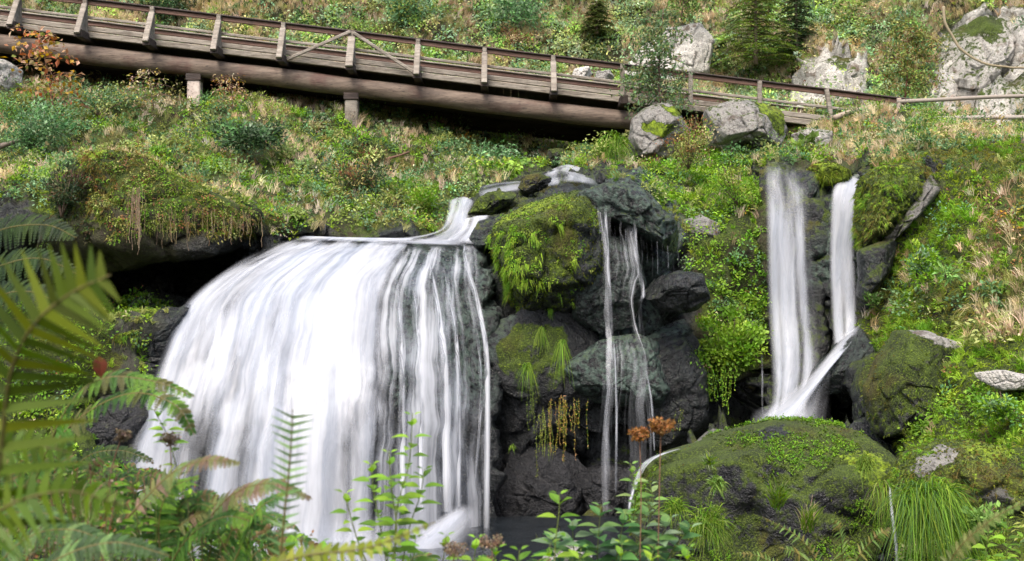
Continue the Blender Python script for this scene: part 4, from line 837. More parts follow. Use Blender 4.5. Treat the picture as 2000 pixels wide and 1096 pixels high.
p, n = on(dome, 5000); tufts(acc, p, n, 6, .03, .010, [(.07, .10, .012), (.13, .16, .015), (.04, .06, .01)], spread=1., up=.1)
o = acc.build('grass', M_GRASS); tag(o, 'bright green grass and moss hanging on the big central boulder', 'grass', kind='stuff')
acc = Acc()
for lb, n_, polys, L in ((rmoss, 2200, None, .06), (slabr, 500, [box(1760, 750, 1900, 860)], .12), (slabr, 500, None, .04), (lipm, 900, None, .05), (front, 700, None, .03), (fr2, 3500, None, .05), (llm, 900, None, .10), (ledge, 2500, [[(60, 400), (130, 300), (300, 290), (420, 380), (560, 440), (560, 470), (300, 440), (80, 460)]], .10)):
    p, n = on(lb, n_, polys); tufts(acc, p, n, 7, L, .011, [(.09, .13, .015), (.14, .18, .02), (.05, .075, .012), (.15, .13, .03)], spread=1., up=.25, droop=.8)
dr = [(150, 300), (300, 300), (430, 385), (560, 450), (540, 478), (400, 462), (300, 455), (215, 470), (180, 400)]
p, n = on(ledge, 7000, [dr]); q = fbm(p, 1.6, 3, 9); s_ = q > -.1; tufts(acc, p[s_], n[s_], 8, .09, .010, [(.15, .11, .02), (.13, .15, .025), (.24, .19, .06), (.10, .15, .02), (.16, .22, .03)], spread=1., up=.2, droop=.9)
p, n = on(ledge, 2200, [dr]); clumps(acc, p, n, .09, 10, .045, .026, G_OLIVE+G_FRESH[:2]+RUST[:1], up=.3)
p, n = on(ledge, 1500, [[(60, 430), (75, 350), (150, 320), (180, 400), (170, 470), (90, 480)]]); clumps(acc, p, n, .1, 12, .05, .03, G_DARK+[(.08, .12, .03), (.12, .09, .04)], up=.2)
o = acc.build('moss', M_GRASS); tag(o, 'shaggy moss growing on the stones of the right bank and the left ledge', 'moss', kind='stuff')

acc = Acc(); p, n = on(front, 16000); q = fbm(p, 1.1, 4, 12); s_ = q > .12; tufts(acc, p[s_], n[s_], 6, .035, .009, [(.06, .10, .01), (.10, .15, .012), (.035, .06, .01)], spread=1., up=.2)
s_ = (q > .36); clumps(acc, p[s_][:900], n[s_][:900], .04, 8, .03, .018, G_FRESH[:2], up=.4)
p, n = on(dome, 2500); q = fbm(p, 3, 3, 5); s_ = q > .25; clumps(acc, p[s_], n[s_], .05, 8, .03, .018, G_FRESH[:2]+G_OLIVE[:1], up=.3)
for lb in (rmoss, fr2, llm): 
    p, n = on(lb, 1800); q = fbm(p, 2., 3, 15); s_ = q > .1; tufts(acc, p[s_], n[s_], 8, .11, .010, G_FRESH+G_OLIVE[:1], droop=1., up=.4)
o = acc.build('moss', M_GRASS); tag(o, 'sparse short moss and seedlings dotted over the broad mossy boulder and its neighbours', 'moss', kind='stuff')
# individual grass tufts and hanging plants (things one could point at)
def tuft_thing(label, px, py, d, n, L, W, cols, droop=1., spread=.9, rad=.15, back=.1, aim=(0, -.3, .6), cat='grass tuft', group=None, name='grass_tuft', tip=None, sq=1.):
    a = Acc(); c = P(px, py, d); q = rand_unit(n)*rad*np.array([1, .5, sq])*RG.random((n, 1))**.5
    D = nrm(np.array(aim)+rand_unit(n)*spread); col = pal(n, *cols, var=.2)
    tc = None if tip is None else np.broadcast_to(np.array(tip), (n, 3))
    col = col*.72; blades(a, c+q, D, L*(.5+.7*RG.random(n)), W*(.7+.6*RG.random(n)), col, droop, 4, tc)
    return tag(a.build(name, M_GRASS), label, cat, group)
T = tuft_thing
T('long drooping green grass tuft hanging over the front of the pink topped boulder', 1812, 962, 15.0, 900, .75, .013, G_FRESH+[(.10, .2, .05)], 1.1, .8, .36, aim=(.1, -.6, .1), sq=.35)
T('round bright green grass tuft at the foot of the broad mossy boulder', 1385, 1020, 15.9, 500, .33, .012, G_FRESH+[(.25, .32, .08)], .7, .9, .22, aim=(0, -.4, .4))
T('small grass tuft left of the round one on the broad mossy boulder', 1318, 990, 16.2, 220, .22, .012, G_FRESH, .7, .9, .12)
T('upright grass tuft at the bottom of the broad mossy boulder, between the ferns', 1576, 1030, 15.7, 120, .45, .012, G_FRESH+STRAW[:1], .35, .35, .10, aim=(0, -.2, .9))
T('tall slender grass tuft in the middle of the broad mossy boulder', 1518, 985, 16.0, 150, .5, .013, G_FRESH+[(.2, .25, .1)], .45, .4, .1, aim=(0, -.3, .9))
T('small grass tuft high on the left of the broad mossy boulder', 1385, 905, 16.6, 70, .26, .012, G_FRESH+[(.3, .35, .2)], .4, .5, .06)
T('leafy green sprig below the high left tuft on the broad mossy boulder', 1400, 942, 16.2, 140, .14, .02, [(.25, .4, .08), (.18, .3, .05)], .6, 1., .1)
T('bright green tuft at the right end of the broad mossy boulder', 1690, 905, 16.3, 220, .2, .013, [(.2, .3, .04), (.15, .24, .03)], 1., .9, .12)
T('hanging strip of grass at the right end of the broad mossy boulder below the tuft', 1722, 955, 16.2, 160, .3, .012, G_FRESH+G_OLIVE, 1.3, .6, .16, aim=(0, -.5, 0))
T('fresh green grass clump on the rock left of the tall grey boulder', 1195, 290, 29.6, 500, .4, .02, [(.12, .24, .02), (.17, .3, .03)], 1., .8, .42, aim=(0, -.4, .3))
T('green grass clump above the dark stone at the cascade top', 1198, 338, 27.3, 240, .32, .018, [(.07, .18, .04), (.1, .22, .05)], 1.4, .7, .22, aim=(0, -.5, .1))
T('small bright tuft on the dark rock under the big mossy boulder', 1057, 645, 21.9, 90, .22, .013, [(.16, .26, .03)], 1.4, .5, .07, aim=(0, -.4, 0))
T('narrow tuft hanging beside the small bright one on the dark rock', 1098, 668, 21.9, 70, .3, .012, G_FRESH, 1.6, .4, .05, aim=(0, -.4, 0))
T('lowest green tuft on the dark rock under the big mossy boulder', 1030, 715, 21.8, 90, .28, .013, G_FRESH, 1.5, .5, .07, aim=(0, -.4, 0))
T('yellow green tuft on the far rib between the two right waterfalls', 1612, 345, 25.1, 300, .14, .014, [(.2, .3, .02), (.26, .33, .03)], 1., 1., .26, sq=.4)
T('little green sprig alone on the black wet rock', 1001, 872, 21.0, 50, .09, .02, [(.16, .26, .03)], .8, 1., .03)
# hanging green and ochre creepers under the dark rock
def hanger(label, px, py, d, strands, L, spread_px, cols, leaf=.03, cat='hanging plant', name='hanging_plant'):
    a = Acc(); tot = []
    for _ in range(strands):
        x = px+RG.normal()*spread_px; l = L*RG.uniform(.4, 1.1); n = 10
        top = P(x, py+RG.uniform(-12, 12), d); pts = top+np.column_stack([np.cumsum(RG.normal(size=n))*.012, -np.abs(RG.normal(size=n))*.01, -np.linspace(0, l, n)])
        tube(a, pts, .003, pal(1, *cols)[0], 3); m = int(l/.022); t = RG.random(m)*(n-1); i = np.minimum(t.astype(int), n-2); c = pts[i]+(pts[i+1]-pts[i])*(t-i)[:, None]
        leaves(a, c, nrm(rand_unit(m)+np.array([0, -.3, -.7])), nrm(rand_unit(m)+np.array([0, -1, .3])), leaf*(.6+.8*RG.random(m)), leaf*.55, pal(m, *cols, var=.25))
    return tag(a.build(name, M_LEAF), label, cat)
hanger('tangle of ochre and green creeper hanging on the dark rock left of the veils', 1108, 780, 21.5, 26, .95, 18, [(.24, .22, .03), (.3, .24, .04), (.13, .2, .03), (.4, .24, .10)])
hanger('long thin green creeper hanging beside the ochre tangle', 1062, 800, 21.6, 9, 1.2, 7, [(.14, .19, .03), (.22, .25, .05)])
hanger('moss strands hanging under the left part of the dark rounded rock', 1035, 755, 21.8, 7, .7, 9, [(.08, .12, .02), (.12, .16, .03)])
hanger('short green creeper on the dark bulge right of the veils', 1325, 800, 21.9, 4, .45, 4, [(.12, .16, .03), (.2, .24, .06)])
hanger('fringe of green plants hanging from the bottom of the leafy bank', 1382, 720, 23.2, 40, .75, 22, G_FRESH, .04)
hanger('pale dry root curtain hanging over the cave left of the broad fall', 268, 375, 22.25, 30, 1.05, 9, [(.34, .24, .17), (.26, .18, .12), (.42, .32, .23)], .012, 'roots', 'hanging_roots')
hanger('short dry roots hanging from the earth ledge right of the root curtain', 340, 410, 22.6, 26, .6, 38, [(.25, .17, .11), (.3, .22, .12), (.16, .17, .06)], .014, 'roots', 'hanging_roots')
hanger('fine dry grass roots hanging from the ledge end near the broad fall', 448, 420, 22.9, 34, .5, 34, [(.3, .22, .12), (.2, .2, .06), (.36, .28, .18)], .014, 'roots', 'hanging_roots')

# shrubs: stems plus leaves
def shrub(label, px, py, d, w, h, n, leaf, cols, wts=None, stems=7, name='shrub', cat='shrub', shape=.75, stemcol=(.1, .07, .05), aspect=.6, group=None, mat=None, dens=1.):
    c = P(px, py, d); root = thing(name, c, label, cat, group); a = Acc(); R = w/2/F*d; H = h/F*d; b = Acc()
    heads = []
    for s in range(stems):
        v = rand_unit(1)[0]; tip = c+np.array([v[0]*R*.8, v[1]*R*.6, H*RG.uniform(.45, .95)]); mid = (c+tip)/2+np.array([v[0]*R*.1, 0, H*.08])
        tube(b, curve([c, mid, tip], 7), np.linspace(.014, .004, 7), stemcol, 4)
        for q in range(5):
            t = RG.uniform(.25, 1); heads.append(c+(tip-c)*t+rand_unit(1)[0]*R*.28*np.array([1, 1, .6]))
    heads = np.array(heads); m = max(1, n//len(heads)); C = heads[:, None]+rand_unit(len(heads)*m).reshape(-1, m, 3)*(RG.random((len(heads), m, 1))**.6)*R*.42*np.array([1, .9, .62])
    C = C.reshape(-1, 3); k = len(C); D = nrm((C-c)+rand_unit(k)*R*.8+np.array([0, 0, -.1*R])); N = nrm(rand_unit(k)*.7+np.array([0, -.25, .9]))
    s = .6+.8*RG.random(k); tone = np.repeat(pal(len(heads), *cols, var=.16, w=wts), m, 0)*(1+RG.normal(size=(k, 1))*.18)
    leaves(a, C, D, N, leaf*s, leaf*aspect*s, np.clip(tone, .003, .9))
    b.build('stems', M_BARK, root, True); a.build('foliage', mat or M_LEAF, root); return root
sg = 'shrubs on the far bank'
shrub('dense green bush on the left bank above the earth ledge', 480, 300, 28.0, 150, 70, 2400, .085, G_BLUE+G_DARK, name='shrub')
shrub('dark bush with reddish brown twigs left of the cascade', 700, 385, 27.3, 130, 85, 2400, .06, G_DARK+RUST[:1]+[(.07, .09, .04)], [3, 3, 1.5, 3], stemcol=(.14, .06, .05), stems=14)
shrub('leafy green bush between the reddish bush and the cascade', 820, 420, 27.0, 110, 70, 1500, .07, G_FRESH+G_OLIVE[:1])
shrub('bluish green bush at the left edge of the left bank', 60, 290, 27.4, 190, 90, 3000, .075, G_BLUE)
shrub('spreading bush with blue green leaves in the middle of the left bank', 190, 225, 30.0, 200, 60, 2600, .075, G_BLUE+G_OLIVE)
shrub('dark leafy creeper bush over the left end of the earth ledge', 120, 425, 22.6, 100, 120, 1800, .055, G_DARK+[(.06, .08, .03), (.12, .07, .04)])
shrub('blue green bush under the right part of the bridge', 930, 330, 31.5, 150, 55, 1900, .085, G_BLUE)
shrub('yellowish bush under the middle of the bridge', 885, 300, 33.0, 60, 45, 700, .07, YEL+G_OLIVE)
shrub('large leafed bright green bush beside the cascade', 970, 345, 29.2, 110, 30, 700, .11, [(.18, .3, .03), (.24, .36, .05), (.12, .22, .04)], aspect=.75)
shrub('broad leafed plant to the right of the overhanging boulder', 1555, 320, 27.6, 60, 50, 220, .14, [(.12, .2, .04), (.18, .26, .05)], aspect=.85, stems=5)
shrub('wiry mixed bush over the grassy bank left of the tall right fall', 1345, 330, 27.0, 120, 110, 2200, .05, G_OLIVE+G_FRESH[:1]+STRAW[:1]+RUST[:1], stems=12)
shrub('thin yellow green bush leaning beside the tall right fall', 1440, 400, 25.2, 100, 90, 1300, .045, G_FRESH+[(.25, .27, .06)])
shrub('mat of small round bright green leaves hanging over the dark bank', 1428, 735, 23.6, 125, 150, 4200, .062, [(.14, .27, .02), (.2, .34, .03), (.09, .18, .015), (.25, .38, .05)], aspect=.9, stems=14, name='creeping_plant', cat='plant')
shrub('dark leafed tuft of creeper at the right of the narrow waterfall', 1703, 600, 22.6, 40, 35, 300, .05, [(.05, .11, .02), (.08, .16, .03)], stems=4)
shrub('green leafy patch on the bank right of the narrow waterfall', 1790, 540, 21.6, 90, 60, 900, .06, G_BLUE+G_FRESH)
shrub('small light green plant with long leaves on the right bank', 1850, 545, 20.9, 50, 30, 90, .12, [(.2, .36, .1), (.26, .4, .12)], aspect=.35, stems=4)
shrub('leafy green plants on the right bank above the round boulder', 1960, 815, 17.4, 120, 60, 1200, .06, G_FRESH+G_BLUE[:1])
shrub('low leafy plant under the round boulder at the right edge', 1925, 1045, 14.6, 90, 55, 420, .075, [(.12, .24, .05), (.2, .34, .08)], aspect=.55, stems=6)
shrub('blue green shrub high on the slope left of the sapling', 1000, 40, 39.5, 210, 60, 1800, .12, G_BLUE)
shrub('rounded green shrub on the slope above the bridge middle', 800, 45, 39.8, 160, 55, 1500, .12, G_BLUE+G_OLIVE[:1])
shrub('dark green shrub on the slope above the left bridge posts', 330, 30, 39.5, 130, 50, 1300, .11, G_DARK+G_BLUE[:1])
shrub('low brown bush on the slope right of the spruce', 1600, 95, 38.6, 110, 60, 1200, .08, G_OLIVE+RUST[:1]+STRAW[:1])
shrub('dry leafy bush on top of the slope above the pale crag', 1700, 60, 38.6, 150, 70, 1600, .08, G_OLIVE+STRAW[:2])
shrub('rusty twig bush behind the railing left of the white boulder', 1010, 92, 39.0, 90, 40, 500, .07, RUST+STRAW[:1]+G_OLIVE[:1])

# saplings and spruces
def sapling(label, base, top, d, w, n, leaf, cols, wts=None, levels=9, trunk=.03, col=(.16, .1, .08), name='sapling', cat='tree', droop=.1, aspect=.5):
    b0 = P(base[0], base[1], d); t0 = P(top[0], top[1], d-.2); root = thing(name, b0, label, cat); a = Acc(); f = Acc()
    H = np.linalg.norm(t0-b0); R = w/2/F*d; tr = curve([b0, (b0+t0)/2+np.array([RG.normal()*.05*H, 0, 0]), t0], 14); tube(a, tr, np.linspace(trunk, trunk*.25, 14), col, 7)
    Cs = []; 
    for i in range(levels*4):
        t = .12+.86*i/(levels*4); p0 = tr[int(t*13)]; az = RG.random()*6.28; l = R*RG.uniform(.55, 1.1)*(1.0-.55*t)*(min(1, t*4)*.5+.5)
        v = np.array([math.cos(az), math.sin(az), .35-droop*2]); tip = p0+v*l; c = curve([p0, p0+v*l*.5+np.array([0, 0, l*.1]), tip-np.array([0, 0, droop*l])], 6); tube(a, c, np.linspace(trunk*.3, .004, 6), col, 4)
        m = int(n/(levels*4)); s = RG.random(m)**.7; k = np.minimum((s*5).astype(int), 4); Cs.append(c[k]+(c[k+1]-c[k])*(s*5-k)[:, None]+rand_unit(m)*l*.17)
    C = np.concatenate(Cs); k = len(C)
    leaves(f, C, nrm(rand_unit(k)+np.array([0, 0, -.4])), nrm(rand_unit(k)*.8+np.array([0, -.2, .9])), leaf*(.6+.8*RG.random(k)), leaf*aspect, pal(k, *cols, var=.22, w=wts))
    a.build('trunk', M_BARK, root, True); f.build('crown', M_LEAF, root); return root
sapling('slender green sapling growing in front of the right part of the bridge', (1290, 235), (1296, 12), 30.6, 235, 3000, .11, [(.12, .2, .09), (.17, .24, .12), (.09, .15, .06), (.2, .22, .08)], levels=11, trunk=.035)
sapling('young green sapling in front of the tall pale rock wall', (1768, 190), (1772, 50), 33.4, 190, 2700, .10, G_OLIVE+G_BLUE[:1]+[(.2, .14, .05)], levels=9, col=(.25, .11, .08))
sapling('small yellow green sapling at the top edge left of the spruce', (1330, 40), (1345, -50), 38, 150, 1100, .12, [(.13, .22, .05), (.18, .25, .08)], levels=7)
sapling('autumn sapling with orange and yellow leaves before the left end of the bridge', (105, 215), (75, 50), 28.6, 210, 420, .13, [(.36, .12, .05), (.42, .26, .04), (.3, .16, .08), (.2, .2, .05), (.45, .3, .18)], levels=9, trunk=.02, col=(.2, .12, .08), aspect=.75)
sapling('thin dry sapling with brown seed heads below the left bridge support', (455, 215), (440, 145), 29.4, 130, 320, .07, RUST+STRAW+YEL, levels=8, trunk=.012)
sapling('sparse dry stems with pale leaves under the bridge left of the support', (300, 215), (290, 135), 29.2, 150, 300, .08, STRAW+YEL+G_OLIVE, levels=8, trunk=.012)
def spruce(label, px, base, top, d, w, cols, name='spruce', n=60, lean=0):
    b0 = P(px, base, d); t0 = P(px+lean, top, d); root = thing(name, b0, label, 'tree'); a = Acc(); f = Acc(); tube(a, curve([b0, (b0+t0)/2, t0], 10), np.linspace(.07, .015, 10), (.2, .15, .12), 7)
    R = w/2/F*d
    for i in range(n):
        t = .04+.93*(i/n); p0 = b0+(t0-b0)*t; az = i*2.4+RG.random(); l = R*(1-t)**.75*RG.uniform(.75, 1.15)+.08; v = np.array([math.cos(az), math.sin(az), 0])
        c = curve([p0, p0+v*l*.55+np.array([0, 0, .02*l]), p0+v*l+np.array([0, 0, -.16*l])], 8); tube(a, c, np.linspace(.018, .004, 8), (.12, .08, .05), 4)
        S = np.cross(v, [0, 0, 1.]); m = int(260*l/R)+30; s = RG.random(m); k = np.minimum((s*7).astype(int), 6); q = c[k]+(c[k+1]-c[k])*(s*7-k)[:, None]
        side = RG.choice([-1, 1], m)[:, None]; off = RG.random((m, 1))*l*.34*(1-s[:, None]*.8); q = q+S*side*off+v*off*.5+np.array([0, 0, -1])*off*.25
        leaves(f, q, nrm(v+S*side*.8+rand_unit(m)*.5), nrm(np.array([0, -.2, 1])+rand_unit(m)*.5), .10, .022, pal(m, *cols, var=.25))
    a.build('trunk', M_BARK, root, True); f.build('crown', M_LEAF, root)
spruce('young yellow green spruce high on the slope at the upper right', 1476, 125, -60, 37.2, 190, [(.10, .17, .02), (.14, .21, .025), (.05, .09, .015)], n=90)
spruce('darker spruce beside the yellow green one on the upper slope', 1555, 110, -40, 38.0, 110, [(.03, .06, .02), (.05, .09, .03)], n=60)
spruce('small dark spruce seedling at the top of the slope above the sapling', 1165, 66, 0, 39.4, 70, [(.05, .08, .02), (.1, .12, .03)], n=40)
# ------------------------------------------------------------ near bank the viewer stands on
def bankz(X, Y): return CZ-1.62-.075*Y-.55*sstep(.5, 3.5, X)*1.0-6.5*sstep(9.6, 12.5, Y)**1.2+fbm(np.stack([X, Y, X*0], -1), .8, 3, 5)*.12
o, bV, bQ = grid_mesh('near_bank', -9, 9, .4, 13, 120, 110, bankz, M_ROCK, tone=.0, moss=.6, soil=1., algae=0.)
tag(o, 'weedy earth bank in the foreground below the picture edge', 'bank', kind='structure')

def frond(acc, pts, half, n, cols, pin=8, droop=.25, width=.5, tilt=None, side=(1, 1), stem=(.14, .12, .04), profile=None, fine=True):
    """fern frond along world points; half = longest leaflet length in metres"""
    c = curve(np.array(pts), n+2); T = nrm(np.gradient(c, axis=0)); L = np.linalg.norm(np.diff(c, axis=0), axis=1).sum()
    tube(acc, c, np.linspace(.004, .0015, n+2)*(L/.5)**.5, stem, 4)
    up = np.array(tilt if tilt is not None else [0, -.5, .8])
    t = np.linspace(0, 1, n+2)
    for k in range(2, n+1):
        s = t[k]; l = half*(profile(s) if profile else min(1, .35+s*2.2)*(1-s)**.75+.04)
        col = pal(1, *cols, var=.12)[0]
        S = nrm(np.cross(T[k], up)[None])[0]; N = np.cross(S, T[k])
        for sg_, on_ in ((1, side[0]), (-1, side[1])):
            if not on_: continue
            ax = nrm((S*sg_+T[k]*.35+rand_unit(1)[0]*.07)[None])[0]; gap = L/(n+1)
            if fine:
                m = max(4, int(pin*l/half)+3); u = (np.arange(m)+.5)/m
                base = c[k]+ax*l*u[:, None]-np.array([0, 0, 1])*droop*l*(u**2)[:, None]-N*0
                w = gap*width*1.25*(1-u)**.6+.002
                nn = nrm(np.cross(ax, T[k])[None])[0]; nn = nn*np.sign(nn@up)
                for q in (1, -1):
                    D = nrm(T[k]*q*1.+ax*.45)*np.ones((m, 1)); leaves(acc, base, D, np.broadcast_to(nn, (m, 3))+rand_unit(m)*.15, w, l/m*1.35, np.clip(col*(1+RG.normal(size=(m, 1))*.1), 0, 1))
            blades(acc, c[k][None], ax[None], np.array([l]), np.array([gap*(.28 if fine else width*1.5)]), col[None], np.array([droop]), 4)
def fern(label, fronds, half, cols, n=22, name='fern', cat='fern', **kw):
    base = P(*fronds[0][0]); root = thing(name, base, label, cat)
    for fr in fronds:
        a = Acc(); frond(a, [P(*q) for q in fr], half, n, cols, **kw); a.build('frond', M_LEAF, root)
    return root
YG = [(.07, .105, .004), (.10, .13, .005), (.04, .065, .004)]
FG = [(.035, .09, .015), (.06, .14, .02), (.11, .21, .025)]
PG = [(.05, .10, .03), (.10, .17, .055), (.04, .075, .025)]
# the large near fern, blurred at the left
fern('large blurred yellow green fern frond close to the camera at the left edge', [[(-40, 1130, 2.35), (0, 900, 2.3), (18, 740, 2.25), (62, 640, 2.2), (135, 575, 2.2), (216, 537, 2.2)]], .175, YG, n=21, fine=False, width=.42, tilt=[.1, -1, .1], droop=.02,
     profile=lambda s: np.interp(s, [0, .3, .55, .75, .9, 1], [.95, 1., .85, .62, .42, .2]))
fern('second blurred fern close to the camera in the lower left corner', [[(-120, 1150, 2.3), (-20, 1010, 2.3), (120, 960, 2.3), (250, 990, 2.35)], [(-150, 1000, 2.4), (-60, 900, 2.4), (40, 870, 2.4), (150, 885, 2.4)]], .12, [(.09, .14, .01), (.07, .13, .01)], n=18, fine=False, width=.55, tilt=[0, -1, .3])
fern('dark green fern with glossy fronds at the left edge below the ledge', [[(-80, 560, 6), (0, 520, 5.9), (80, 505, 5.8), (160, 540, 5.7)], [(-80, 500, 6.2), (0, 450, 6.1), (90, 440, 6), (150, 465, 5.9)], [(-90, 620, 5.8), (-10, 580, 5.7), (60, 570, 5.6), (130, 600, 5.6)], [(-90, 660, 5.8), (-10, 630, 5.7), (60, 625, 5.6), (130, 660, 5.6)]], .17, [(.018, .04, .006), (.03, .055, .008), (.015, .03, .008)], n=26, tilt=[0, -.8, .6], pin=9)
fern('fern frond arching to the right over the left edge of the broad waterfall', [[(40, 960, 5.2), (140, 830, 5.2), (250, 770, 5.1), (340, 790, 5.0), (380, 850, 5.0)], [(60, 960, 5), (130, 800, 4.9), (200, 740, 4.8), (300, 745, 4.8), (380, 775, 4.8)]], .13, FG+[(.1, .1, .03)], n=26, pin=8)
fern('blurred upright fern frond in front of the middle of the broad waterfall', [[(545, 1120, 3.6), (556, 1000, 3.6), (566, 900, 3.6), (572, 800, 3.55)]], .075, [(.12, .22, .07), (.16, .28, .1)], n=19, fine=False, width=.28, tilt=[0, -1, 0], droop=.0, profile=lambda s: .55+.4*math.sin(s*9)**2*.4+.2*s)
fern('brownish fern crossing before the left part of the broad waterfall', [[(250, 1010, 4.6), (330, 930, 4.6), (400, 900, 4.5), (470, 905, 4.5)], [(380, 1050, 4.8), (450, 970, 4.7), (530, 945, 4.6), (610, 975, 4.6)], [(330, 1040, 5), (420, 985, 5), (500, 960, 5), (560, 935, 5)]], .10, [(.14, .15, .05), (.16, .11, .07), (.12, .17, .06)], n=24, pin=6)
fern('pale fern with long fronds in the bottom left corner', [[(-60, 1180, 4), (40, 1060, 4), (140, 1035, 3.9), (240, 1075, 3.9)], [(0, 1200, 3.8), (100, 1100, 3.7), (220, 1060, 3.7), (330, 1085, 3.7)], [(-100, 1120, 4.2), (-20, 1020, 4.2), (70, 1000, 4.1), (150, 1030, 4.1)]], .12, PG, n=22)
fern('green ferns at the bottom under the middle of the broad waterfall', [[(300, 1180, 4.8), (360, 1060, 4.7), (440, 1010, 4.6), (520, 1030, 4.6)], [(420, 1180, 4.6), (470, 1070, 4.6), (500, 1000, 4.5), (560, 960, 4.5)], [(330, 1180, 5), (310, 1040, 5), (330, 960, 5), (390, 930, 5)]], .12, FG, n=22)
fern('blurred yellow green frond lying across the bottom before the broad waterfall', [[(480, 1120, 3.2), (600, 1085, 3.2), (720, 1070, 3.15), (850, 1020, 3.1)]], .06, [(.14, .18, .012), (.18, .22, .02)], n=20, fine=False, width=.6, tilt=[0, -.8, .6])
fern('green fern in front of the broad mossy boulder', [[(1620, 1190, 9), (1600, 1110, 9), (1560, 1050, 9), (1490, 1010, 9.1)], [(1640, 1190, 9), (1645, 1100, 8.9), (1640, 1040, 8.8), (1625, 1010, 8.8)], [(1640, 1190, 9), (1670, 1100, 8.9), (1710, 1050, 8.8), (1740, 1030, 8.8)], [(1600, 1200, 9), (1540, 1130, 9), (1490, 1090, 9), (1440, 1080, 9)], [(1650, 1200, 8.8), (1600, 1120, 8.7), (1555, 1080, 8.6), (1520, 1070, 8.6)]], .17, [(.09, .15, .03), (.12, .19, .04), (.13, .12, .03)], n=20, fine=False, width=.3, pin=8)
fern('blurred fern frond rising at the lower right before the grassy boulder', [[(1840, 1180, 5), (1860, 1090, 4.9), (1930, 1020, 4.8), (2040, 960, 4.7)]], .07, [(.16, .2, .06), (.12, .17, .04)], n=24)
fern('dark fern beside the left edge of the broad waterfall foot', [[(100, 1000, 7), (160, 900, 7), (230, 880, 7), (300, 900, 7)], [(100, 1000, 7), (110, 900, 7), (130, 850, 7), (180, 820, 7)], [(160, 1020, 6.6), (230, 940, 6.6), (300, 930, 6.5), (360, 960, 6.5)]], .15, [(.03, .06, .015), (.05, .08, .02)], n=22)

def nettle(label, stems, leaf, cols, name='leafy_plant', cat='plant', step=None, col=(.1, .13, .03)):
    base = P(*stems[0][0]); root = thing(name, base, label, cat); a = Acc(); f = Acc()
    for st in stems:
        c = curve(np.array([P(*q) for q in st]), 40); L = np.linalg.norm(np.diff(c, axis=0), axis=1).sum(); tube(a, c[::3], np.linspace(.0035, .0015, len(c[::3])), col, 5)
        sp = step or leaf*.55; m = int(L/sp); 
        for i in range(m):
            s = 1-i*sp/L
            if s < .12: break
            k = int(s*38); p0 = c[k]; az = i*1.57+RG.normal()*.3; sz = leaf*(1.0 if i > 1 else .55+.25*i)*RG.uniform(.75, 1.1)*(.55+.45*min(1, (1-s)*4+.4))
            for q in (0, math.pi):
                v = np.array([math.cos(az+q), math.sin(az+q)*.8, .28 if i > 1 else .7]); v = nrm(v[None])[0]
                big_leaves(f, (p0+v*.01)[None], v[None], nrm(np.array([[v[0]*-.2, -.35, 1.]])+rand_unit(1)*.2), sz, sz*.5, pal(1, *cols, var=.14), droop=.28)
    a.build('stem', M_BARK, root, True); f.build('leaves', M_LEAF, root); return root
NG = [(.14, .27, .025), (.2, .34, .03), (.10, .2, .02)]
nettle('tall bright green leafy plant in front of the right part of the broad waterfall', [
   [(770, 1130, 5), (775, 1000, 5), (800, 900, 5), (806, 806, 5)], [(760, 1130, 5.1), (745, 1040, 5.1), (730, 960, 5.1), (725, 905, 5.1)], [(760, 1130, 4.9), (775, 1040, 4.9), (765, 960, 4.9), (760, 880, 4.9)],
   [(780, 1130, 5.1), (800, 1030, 5.1), (820, 970, 5.1), (830, 915, 5.1)], [(730, 1130, 5.0), (700, 1060, 5), (685, 1010, 5), (672, 962, 5)]], .088, NG)
nettle('single green stem with paired leaves before the dark pool', [[(1082, 1140, 5.4), (1085, 1060, 5.4), (1092, 1000, 5.4), (1092, 965, 5.4)]], .10, NG, step=.075)
nettle('cluster of dark green broad leaved stems at the bottom middle', [[(1180+dx, 1150, 6.2), (1180+dx*1.3, 1080, 6.1), (1190+dx*1.6, y, 6)] for dx, y in ((-45, 1020), (-10, 985), (20, 1000), (50, 985), (75, 1010), (100, 1030), (-70, 1050))], .13, [(.05, .13, .04), (.08, .18, .05), (.12, .22, .06), (.15, .23, .12)], step=.05)
nettle('lighter leafy stems at the bottom in front of the dark leaved cluster', [[(1000+dx, 1150, 5), (1010+dx, 1110, 5), (1015+dx, y, 5)] for dx, y in ((0, 1075), (60, 1060), (120, 1070), (200, 1060), (260, 1075), (330, 1070))], .085, NG)
nettle('low leafy plants at the bottom right of the broad waterfall foot', [[(800+dx, 1150, 5.2), (805+dx, 1100, 5.2), (812+dx, y, 5.2)] for dx, y in ((0, 1050), (60, 1045), (120, 1050), (160, 1070), (-50, 1080))], .085, NG)
nettle('pointed leaf spray at the bottom before the broad waterfall', [[(640, 1140, 4.6), (628, 1090, 4.6), (625, 1060, 4.6)], [(560, 1140, 4.8), (566, 1090, 4.8), (575, 1052, 4.8)]], .11, NG)
nettle('small leaves on a thin stem at the left of the broad waterfall foot', [[(380, 1100, 5.4), (360, 980, 5.4), (330, 860, 5.4), (300, 800, 5.3)], [(230, 1100, 5), (215, 980, 5), (205, 930, 5)]], .075, NG)
nettle('leafy stem with pale leaves above the left end of the broad mossy boulder', [[(1235, 1040, 7.5), (1240, 970, 7.4), (1232, 905, 7.4)], [(1260, 1040, 7.5), (1275, 990, 7.4), (1270, 945, 7.4)]], .10, [(.13, .24, .05), (.2, .3, .1)])
nettle('green leafy stems in the lower right corner', [[(1960+dx, 1150, 10), (1965+dx, 1090, 10), (1970+dx, y, 10)] for dx, y in ((-40, 1040), (0, 1010), (30, 1030))], .12, NG)
